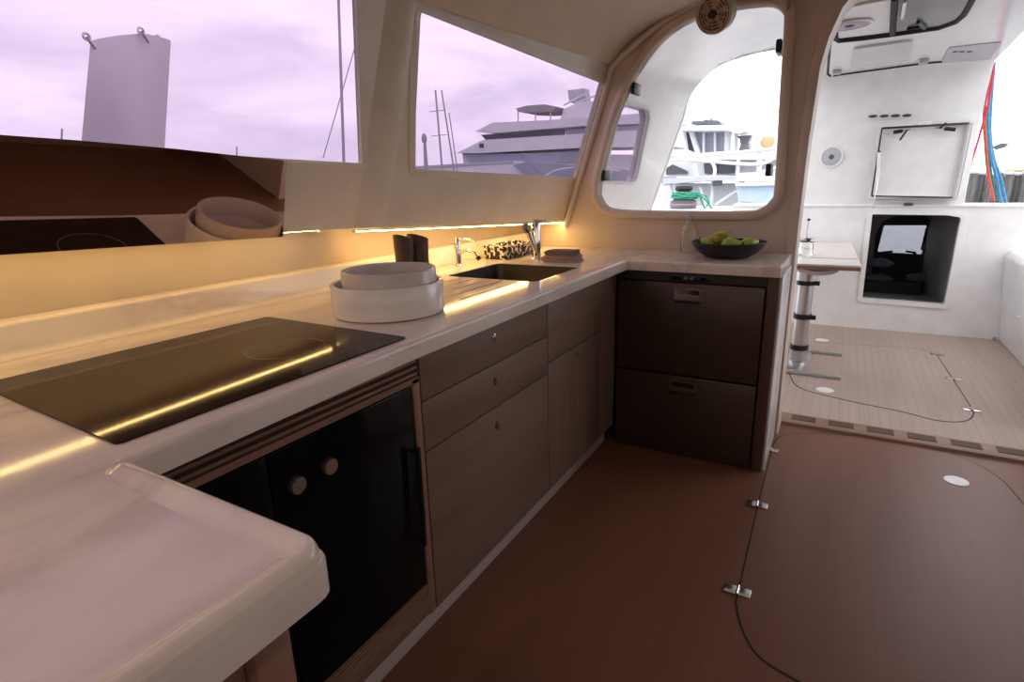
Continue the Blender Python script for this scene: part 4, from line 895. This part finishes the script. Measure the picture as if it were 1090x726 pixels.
# little vase with dark sprig
vs = thing('glass_vase', (-0.215, 4.62, TZ), 'tiny glass vase with dark sprig on the cockpit table', 'vase')
MB().lathe([(0, .001), (.045, .001), (.048, .008), (.046, .075), (.040, .09), (.037, .088), (.042, .073), (.044, .010), (0, .006)], (-0.215, 4.62, TZ), 28).build('vase_glass', GLASS, vs)
m = MB()
for k in range(14):
    a = random.random() * 2 * PI; r = random.uniform(.01, .05); c = Vector((-0.215 + r * math.cos(a), 4.62 + r * math.sin(a), TZ + .10 + random.uniform(-.008, .02))); d = Vector((math.cos(a), math.sin(a), random.uniform(-.2, .5))) * .028; s_ = Vector((-math.sin(a), math.cos(a), .2)) * .011
    m.prism([c - d, c + s_, c + d, c - s_], (0, 0, .002))
m.build('sprig', LEAF, vs)
m = MB().tube([(-0.215, 4.62, TZ + .09), (-0.222, 4.62, TZ + .17), (-0.218, 4.62, TZ + .245)], .0018, 6); c = Vector((-0.218, 4.62, TZ + .25)); m.lathe([(0, -.008), (.011, -.005), (.013, .002), (.006, .010), (0, .011)], c, 12); m.build('flower_stem', LEAF, vs)
# cockpit floor hatch
ch_px = [(840, 398), (845, 408), (857, 415), (880, 421), (915, 429), (960, 438), (995, 447), (1020, 449), (1033, 446), (1037, 439), (1031, 428), (1014, 402), (997, 377)]
chl = [(p.x, p.y) for p in (atZ(x, y, .002) for x, y in ch_px)]
ch_s = [(v.x, v.y) for v in smoothline([Vector((a, b, 0)) for a, b in chl], 3)] + [(0.62, 5.12), (-0.35, 4.95), (-0.42, 4.4)]
ck = thing('cockpit_floor_hatch', (0.2, 4.3, 0), 'pale floor hatch with steel hinges in the cockpit floor under the table', 'hatch')
MB().plate(ch_s, [inset(ch_s, .006)], lambda u, v, d: Vector((u, v, -.0006 + d)), .0012).build('seam', SEAM, ck)
MB().plate(inset(ch_s, .006), [], lambda u, v, d: Vector((u, v, -.0006 + d)), .0016).build('panel', DECK2, ck)
for (x, y) in ((998, 377), (1015, 403), (1034, 436)):
    p = atZ(x, y, .003); hinge(ck, (p.x, p.y, .001), 1.1)
p = atZ(878, 415, .002); MB().lathe([(0, .003), (.04, .003), (.05, .001), (.05, 0)], (p.x, p.y, .001), 30).build('lift_plate', DISC, ck)
p = atZ(875, 362, .002); MB().lathe([(0, .003), (.04, .003), (.05, .001), (.05, 0)], (p.x, p.y, .001), 30).build('lift_plate', DISC, ck)

# ropes beyond the coaming
ROP = [('red_line', ROPER, [(1058, 70), (1052, 110), (1041, 150), (1030, 188), (1024, 222)], .010, 'red rope hanging furthest left beside the raised lid'),
       ('red_line', ROPEO, [(1057, 68), (1048, 112), (1049, 150), (1052, 185), (1058, 214)], .014, 'orange-red rope hanging beside the blue ropes, thickest of the reds'),
       ('blue_line', ROPEB, [(1057, 66), (1052, 120), (1054, 160), (1061, 190), (1066, 216)], .014, 'blue rope hanging right of the orange-red rope'),
       ('blue_line', ROPEB, [(1058.5, 66), (1054, 130), (1057, 165), (1066, 192), (1071, 216)], .013, 'blue rope furthest right in the hanging bundle'),
       ('teal_line', ROPET, [(1056, 64), (1055, 90), (1052, 118), (1052, 160), (1055, 190), (1061, 214)], .016, 'dark teal rope hanging behind the blue and red ropes')]
for k, (nm, m, px_, r, lab) in enumerate(ROP):
    Y = AY + .12 + .03 * k; pts = [atY(x, y, Y) for x, y in px_]
    tag(MB().tube(smoothline(pts, 5), r * .78, 8).build(nm, m), lab, 'rope', 'ropes hanging outside the cockpit')

# ================================================================== OUTSIDE
sea = MB().box((-400, -400, -1.3), (400, 400, -1.25)).build('water', WATER); struct(sea, 'grey harbour water around the boats', 'water')
# daggerboard standing raised beyond window 1
DX = -3.3
db = thing('daggerboard', (DX, 1.2, 0.8), 'raised grey-white daggerboard standing outside the large window', 'daggerboard')
P = [atX(x, y, DX) for x, y in ((95, 42), (108, 39), (128, 36), (153, 34), (145.5, 170), (83.5, 170))]
lowl = P[5] + (P[5] - P[0]) * .35; lowr = P[4] + (P[4] - P[3]) * .35
MB().prism(P[:4] + [lowr, lowl], (-.02, .16, .0), .010).build('board', BOARDM, db)
E4 = [atX(x, y, DX - .04) for x, y in ((152, 34), (166, 41), (155.5, 170), (145, 170))]; E4[2] += (E4[2] - E4[1]) * .35; E4[3] += (E4[3] - E4[0]) * .35
MB().prism(E4, (-.07, .03, 0), .008).build('trailing_edge', HULL, db)
for (x, y) in ((92, 39), (150, 33), (168, 41)):
    p = atX(x, y, DX + (.02 if x < 160 else -.05)); e_ = MB().tube([p + Vector((0, .015 * math.cos(a), .015 * math.sin(a))) for a in [2 * PI * k / 12 for k in range(13)]], .006, 6).build('lifting_eye', STEEL, db)
    MB().tube([p, p + Vector((.0, .03, -.05))], .008, 6).build('eye_shank', STEEL, e_)
MB().prism([lowl + Vector((.1, -.3, -.0)), lowr + Vector((.1, .4, 0)), Vector((lowr.x + .1, lowr.y + .4, -1.28)), Vector((lowl.x + .1, lowl.y - .3, -1.28))], (-.5, 0, 0)).build('case', HULL, db)

def pole(name, a, b, r, m, label, cat='mast', group=None, spread=()):
    t = MB().tube([a, b], [r, r * .8], 8); o = t.build(name, m); tag(o, label, cat, group); return o
def mast(xb, yb, xt, yt, Y, r, label, spr=True):
    a, b = atY(xb, yb, Y), atY(xt, yt, Y); t = thing('sailboat_mast', a, label, 'mast', 'masts beyond the windows')
    MB().tube([a - Vector((0, 0, 0.5)), b], [r, r * .8], 8).build('spar', MASTM, t)
    if spr:
        for f in (.45, .75):
            c = a.lerp(b, f); MB().tube([c - Vector((r * 9, 0, 0)), c + Vector((r * 9, 0, 0))], r * .35, 6).build('spreader', MASTM, t)
    return t
def mastX(xb, yb, xt, yt, X, r, label, spr=True):
    a, b = atX(xb, yb, X), atX(xt, yt, X); t = thing('sailboat_mast', a, label, 'mast', 'masts beyond the windows')
    MB().tube([a - (b - a) * .1, b], [r, r * .85], 8).build('spar', MASTM, t)
    if spr:
        c = a.lerp(b, .62); MB().tube([c - Vector((0, r * 7, 0)), c + Vector((0, r * 7, 0))], r * .3, 6).build('spreader', MASTM, t)
    return t
mastX(366, 172, 359, -40, -9.0, .030, 'slender grey mast at the aft edge of the large window', False)
tag(MB().tube([atX(344, 168, -8.6), atX(384, 28, -8.6)], .010, 6).build('rigging_wire', MASTM), 'thin slanting wire crossing the mast in the large window', 'wire')
_p = atX(65.5, 150, -60); tag(MB().tube([Vector((_p.x, _p.y, -1.25)), _p, atX(66, 137, -60)], .08, 6).build('distant_mast', MASTM), 'tiny distant mast left of the daggerboard', 'mast')
_p = atX(252, 166, -60); tag(MB().tube([Vector((_p.x, _p.y, -1.25)), _p, atX(252, 156, -60)], .08, 6).build('distant_mast', MASTM), 'tiny distant mast above the right end of the mirror panel', 'mast')
mast(471, 182, 463.5, 96, 34, .075, 'left of two tall thin masts outside the sink window')
mast(484, 181, 470, 96, 36, .065, 'right of two tall thin masts outside the sink window', False)
mast(487, 178, 478, 120, 38, .05, 'shortest thin mast beside the two tall ones outside the sink window', False)
m_ = thing('tower_post', atY(453, 182, 30), 'short thick dark post at the left of the sink window', 'post')
MB().tube([atY(454, 186, 30), atY(452, 150, 30)], [.16, .09], 10).build('shaft', MASTM, m_); MB().lathe([(0, -.3), (.14, -.25), (.18, 0), (.10, .25), (0, .3)], atY(451.5, 147, 30), 12).build('lamp_head', MASTM, m_)

# big motor yacht outside window 2: stacked decks. Y = 42 plane facing us, 6 m deep
YY = 42.0
yt = thing('motor_yacht', atY(560, 190, YY), 'large grey-white motor yacht with stacked decks outside the sink window', 'yacht')
def slab(px_, Y0, dep, m, name, parent, bev=0):
    return MB().prism([atY(x, y, Y0) for x, y in px_], (0, dep, 0), bev).build(name, m, parent)
slab([(432, 178), (546, 171), (720, 182), (720, 215), (440, 212), (434, 190)], YY, 6, HULL, 'hull', yt)
slab([(432, 177.5), (546, 170.8), (546, 173), (433, 180.5)], YY - .1, .2, HULLG, 'sheer_rail', yt)
slab([(492, 163), (720, 165), (720, 180), (494, 178)], YY + .6, 5, HULLG, 'main_saloon', yt)
slab([(494, 164.5), (640, 161), (640, 173), (500, 174)], YY + .5, .2, BOATWIN2, 'saloon_window_band', yt)
slab([(486, 163), (514, 149), (720, 136), (720, 156), (625, 157), (510, 163)], YY + .2, 5.8, HULL, 'upper_deck', yt)
slab([(513, 149.5), (720, 135), (720, 145), (520, 150)], YY + .8, 4, HULLG, 'wheelhouse', yt)
slab([(512, 143.5), (600, 138), (600, 145), (517, 149)], YY + .7, .2, BOATWIN, 'wheelhouse_window_band', yt)
slab([(602, 138), (720, 131), (720, 141), (602, 145)], YY + .7, .2, BOATWIN2, 'aft_window_band', yt)
slab([(506, 140), (524, 130.5), (580, 128), (720, 118), (720, 130), (620, 134), (520, 142)], YY + .3, 5.5, HULL, 'flybridge_deck', yt)
slab([(549, 115.5), (560, 112.5), (580, 111), (592, 113.5), (588, 118), (570, 119.5), (552, 119)], YY + 1, 3.5, mat('grey_bimini', (.30, .28, .29), .8), 'bimini', yt)
for x, yb in ((551.5, 128), (570, 127), (586, 126)): MB().tube([atY(x, yb + 2, YY + 1.2), atY(x, 118, YY + 1.2)], .05, 6).build('bimini_pole', HULLG, yt)
slab([(596, 128), (600, 116), (618, 108), (640, 108), (650, 125)], YY + 2, 2, HULL, 'radar_arch', yt)
slab([(604, 96), (622, 94), (624, 108), (606, 109)], YY + 2.5, 1, HULLG, 'radome', yt)
for x0, y0, x1, y1 in ((600, 112, 625, 99), (612, 110, 660, 92), (640, 120, 690, 108)): MB().tube([atY(x0, y0, YY + 2.2), atY(x1, y1, YY + 2.2)], .07, 6).build('strut', HULL, yt)
slab([(510, 153), (514, 152.6), (514, 157), (510, 157)], YY + .1, .2, BOATWIN, 'port_light', yt)
slab([(546, 176), (560, 172), (640, 178), (720, 186), (720, 196), (560, 188)], YY - .5, .3, BOATWIN2, 'hull_window_band', yt)
tag(MB().tube(smoothline([atY(x, y, 38) for x, y in ((580, 188), (590, 182), (605, 179), (625, 178), (660, 182))]), .06, 6).build('boat_rail', HULL), 'curved white rail in front of the motor yacht hull', 'rail')

# flybridge boat beyond the bulkhead window, 13 m away
FY = 13.0
fbt = thing('flybridge_boat', atY(760, 220, FY), 'white flybridge motor boat framed in the bulkhead window', 'boat')
slab([(718, 137), (724, 134), (783, 132.5), (794, 140), (786, 142.5), (775, 139), (722, 139)], FY, 2.2, HULL, 'hardtop', fbt)
slab([(735.5, 132), (737, 129), (748, 128.5), (750, 127.5), (764, 128), (767, 131), (767, 132.5)], FY + .6, .8, SPEAKC, 'roof_cover', fbt)
MB().tube([atY(757, 128, FY + 1), atY(757, 125.5, FY + 1)], .02, 6).build('light_stub', SPEAKC, fbt)
slab([(738, 139.5), (773, 138), (772, 161), (743, 163)], FY + .7, .1, BOATWIN2, 'enclosure_pane', fbt)
slab([(727, 141), (737, 140), (740, 163), (733, 160)], FY + .7, .1, BOATWIN, 'side_curtain', fbt)
for x0, y0, x1, y1, r in ((735, 137, 744, 166, .06), (775, 137, 774, 166, .07), (749, 138, 749, 163, .025), (761, 138, 761, 163, .025), (784, 142, 783, 165, .04), (728, 139, 731, 160, .04)):
    MB().tube([atY(x0, y0, FY + .5), atY(x1, y1, FY + .5)], r, 8).build('roof_post', HULL, fbt)
slab([(741, 163), (826, 160), (828, 170), (741, 170)], FY, 2.6, HULL, 'flybridge_coaming', fbt)
slab([(706, 168), (828, 168), (828, 188), (700, 188)], FY + 1.0, 2, HULL, 'saloon', fbt)
slab([(749, 174), (782, 172), (781, 184), (750, 185)], FY + .9, .1, BOATWIN, 'saloon_window', fbt)
slab([(709, 179), (716, 175), (731, 182), (731, 185), (709, 186)], FY + .9, .1, BOATWIN, 'louvre_window', fbt)
slab([(706, 190), (765, 187), (828, 190), (828, 195), (765, 192), (706, 196)], FY - .6, 1.8, HULLG, 'aft_deck', fbt)
slab([(700, 196), (828, 196), (828, 226), (700, 226)], FY + .2, 3, HULL, 'hull', fbt)
for x0, y0, x1, y1 in ((745, 199, 752, 220), (759, 192, 757, 220), (762, 218, 790, 199), (738, 170, 742, 188), (809, 160, 806, 215), (786, 165, 785, 188), (714, 195, 716, 215)):
    MB().tube([atY(x0, y0, FY - .3), atY(x1, y1, FY - .3)], .035 if x0 != 809 else .05, 8).build('stanchion', HULL, fbt)
for pl_ in ([(708, 162), (725, 163), (745, 167), (757, 172), (761, 180), (760, 188)], [(706, 171), (735, 170), (800, 175), (822, 170)], [(706, 196), (750, 189), (790, 190), (815, 195)], [(787, 195), (815, 182), (830, 178)], [(741, 166), (780, 163), (826, 158)]):
    MB().tube(smoothline([atY(x, y, FY - .4) for x, y in pl_], 4), .035, 8).build('hand_rail', HULL, fbt)
MB().lathe([(0, -.17), (.16, -.17), (.10, -.10), (.07, 0), (.10, .12), (.16, .17), (0, .17)], atY(792, 154, FY + .2), 18).build('deck_winch', SPEAKC, fbt)
MB().lathe([(0, -.16), (.10, -.13), (.15, 0), (.10, .13), (0, .16)], atY(800, 153, FY + .4), 18).build('white_fender', HULL, fbt)
MB().lathe([(0, -.14), (.12, -.09), (.15, 0), (.12, .09), (0, .14)], atY(817, 151, FY + .4), 18).build('orange_buoy', ORANGE, fbt)
MB().box(atY(764, 194, FY - .5) - Vector((.09, .05, .07)), atY(764, 194, FY - .5) + Vector((.09, .05, .07)), .02).build('rail_clamp', SPEAKC, fbt)
bh = thing('blue_boat', atY(805, 200, 9), 'pale blue hulled boat at the right of the bulkhead window', 'boat')
_a = atY(786, 214, 9.5); _b = atY(835, 218, 9.5); MB().prism([_a, _b, Vector((_b.x, 9.5, -1.27)), Vector((_a.x, 9.5, -1.27))], (0, .8, 0)).build('lower_hull', HULL, bh)
slab([(783, 197), (835, 196), (835, 218), (786, 214)], 9.4, 1.0, BLUEHULL, 'hull', bh); slab([(782, 195), (835, 193.5), (835, 197), (783, 198)], 9.3, 1.1, HULL, 'gunwale', bh); slab([(783, 184), (812, 183), (835, 182), (835, 192), (784, 193)], 9.8, .6, mat('pale_blue_cabin', (.52, .60, .72), .4), 'cabin_side', bh)
# green rope heaped on a winch, on the near quay side
WY = 7.5
wn = thing('dock_winch', atY(731, 222, WY), 'dark drum winch outside the bulkhead window under green rope', 'winch')
c = atY(728, 205, WY); s_ = (atY(738, 205, WY) - atY(728, 205, WY)).length / 10
MB().lathe([(0, -17 * s_), (14 * s_, -17 * s_), (14 * s_, -9 * s_), (9 * s_, -6 * s_), (7 * s_, 2 * s_), (8 * s_, 6 * s_), (0, 6 * s_)], c, 28).build('drum', SPEAKC, wn)
MB().lathe([(0, 2 * s_), (8.5 * s_, 2 * s_), (9.5 * s_, 4 * s_), (8.5 * s_, 7 * s_), (0, 7 * s_)], c, 28).build('cap', BLACKR, wn)
MB().lathe([(13.8 * s_, -14 * s_), (14.4 * s_, -13 * s_), (14.4 * s_, -12 * s_), (13.8 * s_, -11 * s_)], c, 28).build('stripe', mat('pink_stripe', (.30, .16, .19), .6), wn)
rnd = random.Random(3); gp = []
for k in range(7):
    rr_ = (12.5 + rnd.uniform(-2.5, 3)) * s_; zz = (-6 + k * 0.9) * s_
    for q in range(14):
        a = 2 * PI * q / 14 + k * .4; gp.append(c + Vector((rr_ * math.cos(a) * 1.05 + 2 * s_, rr_ * math.sin(a), zz + rnd.uniform(-.6, .6) * s_)))
gp += [atY(745, 208, WY - .1), atY(747, 214, WY - .12), atY(750, 222, WY - .12), atY(755, 216, WY - .14), atY(752, 209, WY - .1), atY(744, 206, WY - .1), atY(752, 214, WY - .16), atY(759, 224, WY - .1)]
tag(MB().tube(gp, 1.1 * s_, 7).build('mooring_rope', ROPEG), 'green mooring rope heaped over the drum winch outside', 'rope')
# floating pontoon carrying the winch
pt = thing('pontoon', (c.x, WY, -1.2), 'white pontoon carrying the drum winch behind the bulkhead window sill', 'pontoon')
MB().box((c.x - 1.2, WY - .6, -.9), (c.x + 1.6, WY + .7, c.z - 17 * s_), .02).build('deck', HULL, pt); MB().box((c.x - 1.2, WY - .55, -1.3), (c.x + 1.6, WY + .65, -.9), .05).build('float', HULLG, pt)
# fender pole
# quay with pilings on the right
QY = 24
bank = MB().prism([atY(x, y, QY + .6) for x, y in ((960, 205), (1190, 207), (1190, 228), (960, 226))], (0, .8, 0)).build('bank', GRASS); struct(bank, 'mossy green bank behind the pilings', 'bank')
qw = MB().prism([atY(x, y, QY + 1.5) for x, y in ((960, 186), (1190, 189), (1190, 228), (960, 228))], (0, .4, 0)).build('wall_quay', PILE); struct(qw, 'dark timber quay wall behind the pilings', 'quay wall')
k = 0
for x in (1030, 1040, 1049, 1058, 1068, 1078, 1086, 1096):
    a = atY(x, 222, QY); b = Vector((a.x, a.y + .25 * (k % 2), atY(x + 2, 183 + (k % 3), QY).z)); a.y = b.y; pil = thing('dock_piling', a, 'weathered dark dock piling, %s along the quay behind the ropes' % ['first from the lid', 'second from the lid', 'third from the lid', 'fourth from the lid', 'fifth from the lid', 'sixth from the lid', 'seventh from the lid', 'last one'][k], 'piling', 'pilings along the quay')
    MB().tube([a - Vector((0, 0, .5)), b], .115, 10).build('post', PILE, pil)
    MB().lathe([(0, .06), (.10, .03), (.125, 0), (.125, -.05), (0, -.05)], b, 12).build('post_cap', HULLG, pil); k += 1
wb = thing('white_boat', atY(1080, 170, 30), 'white boat with rounded bow behind the ropes at the right', 'boat')
slab([(1068, 168), (1072, 158), (1085, 152), (1110, 150), (1150, 150), (1150, 190), (1100, 192), (1080, 189), (1062, 183), (1068, 178)], 30, 3, HULL, 'hull', wb)
slab([(1085, 186), (1150, 188), (1150, 222), (1095, 222)], 30.3, 2.2, HULLG, 'lower_hull', wb)
slab([(1034, 186), (1060, 180), (1150, 176), (1150, 181), (1062, 185), (1034, 190)], 29.6, .4, HULL, 'gunwale', wb)
slab([(1072, 181), (1150, 178), (1150, 179.5), (1072, 182.5)], 29.5, .1, ORANGE, 'orange_stripe', wb)
slab([(1058, 156), (1066, 152.5), (1074, 153), (1070, 157), (1062, 159)], 29.7, .4, SPEAKC, 'bow_cover', wb)
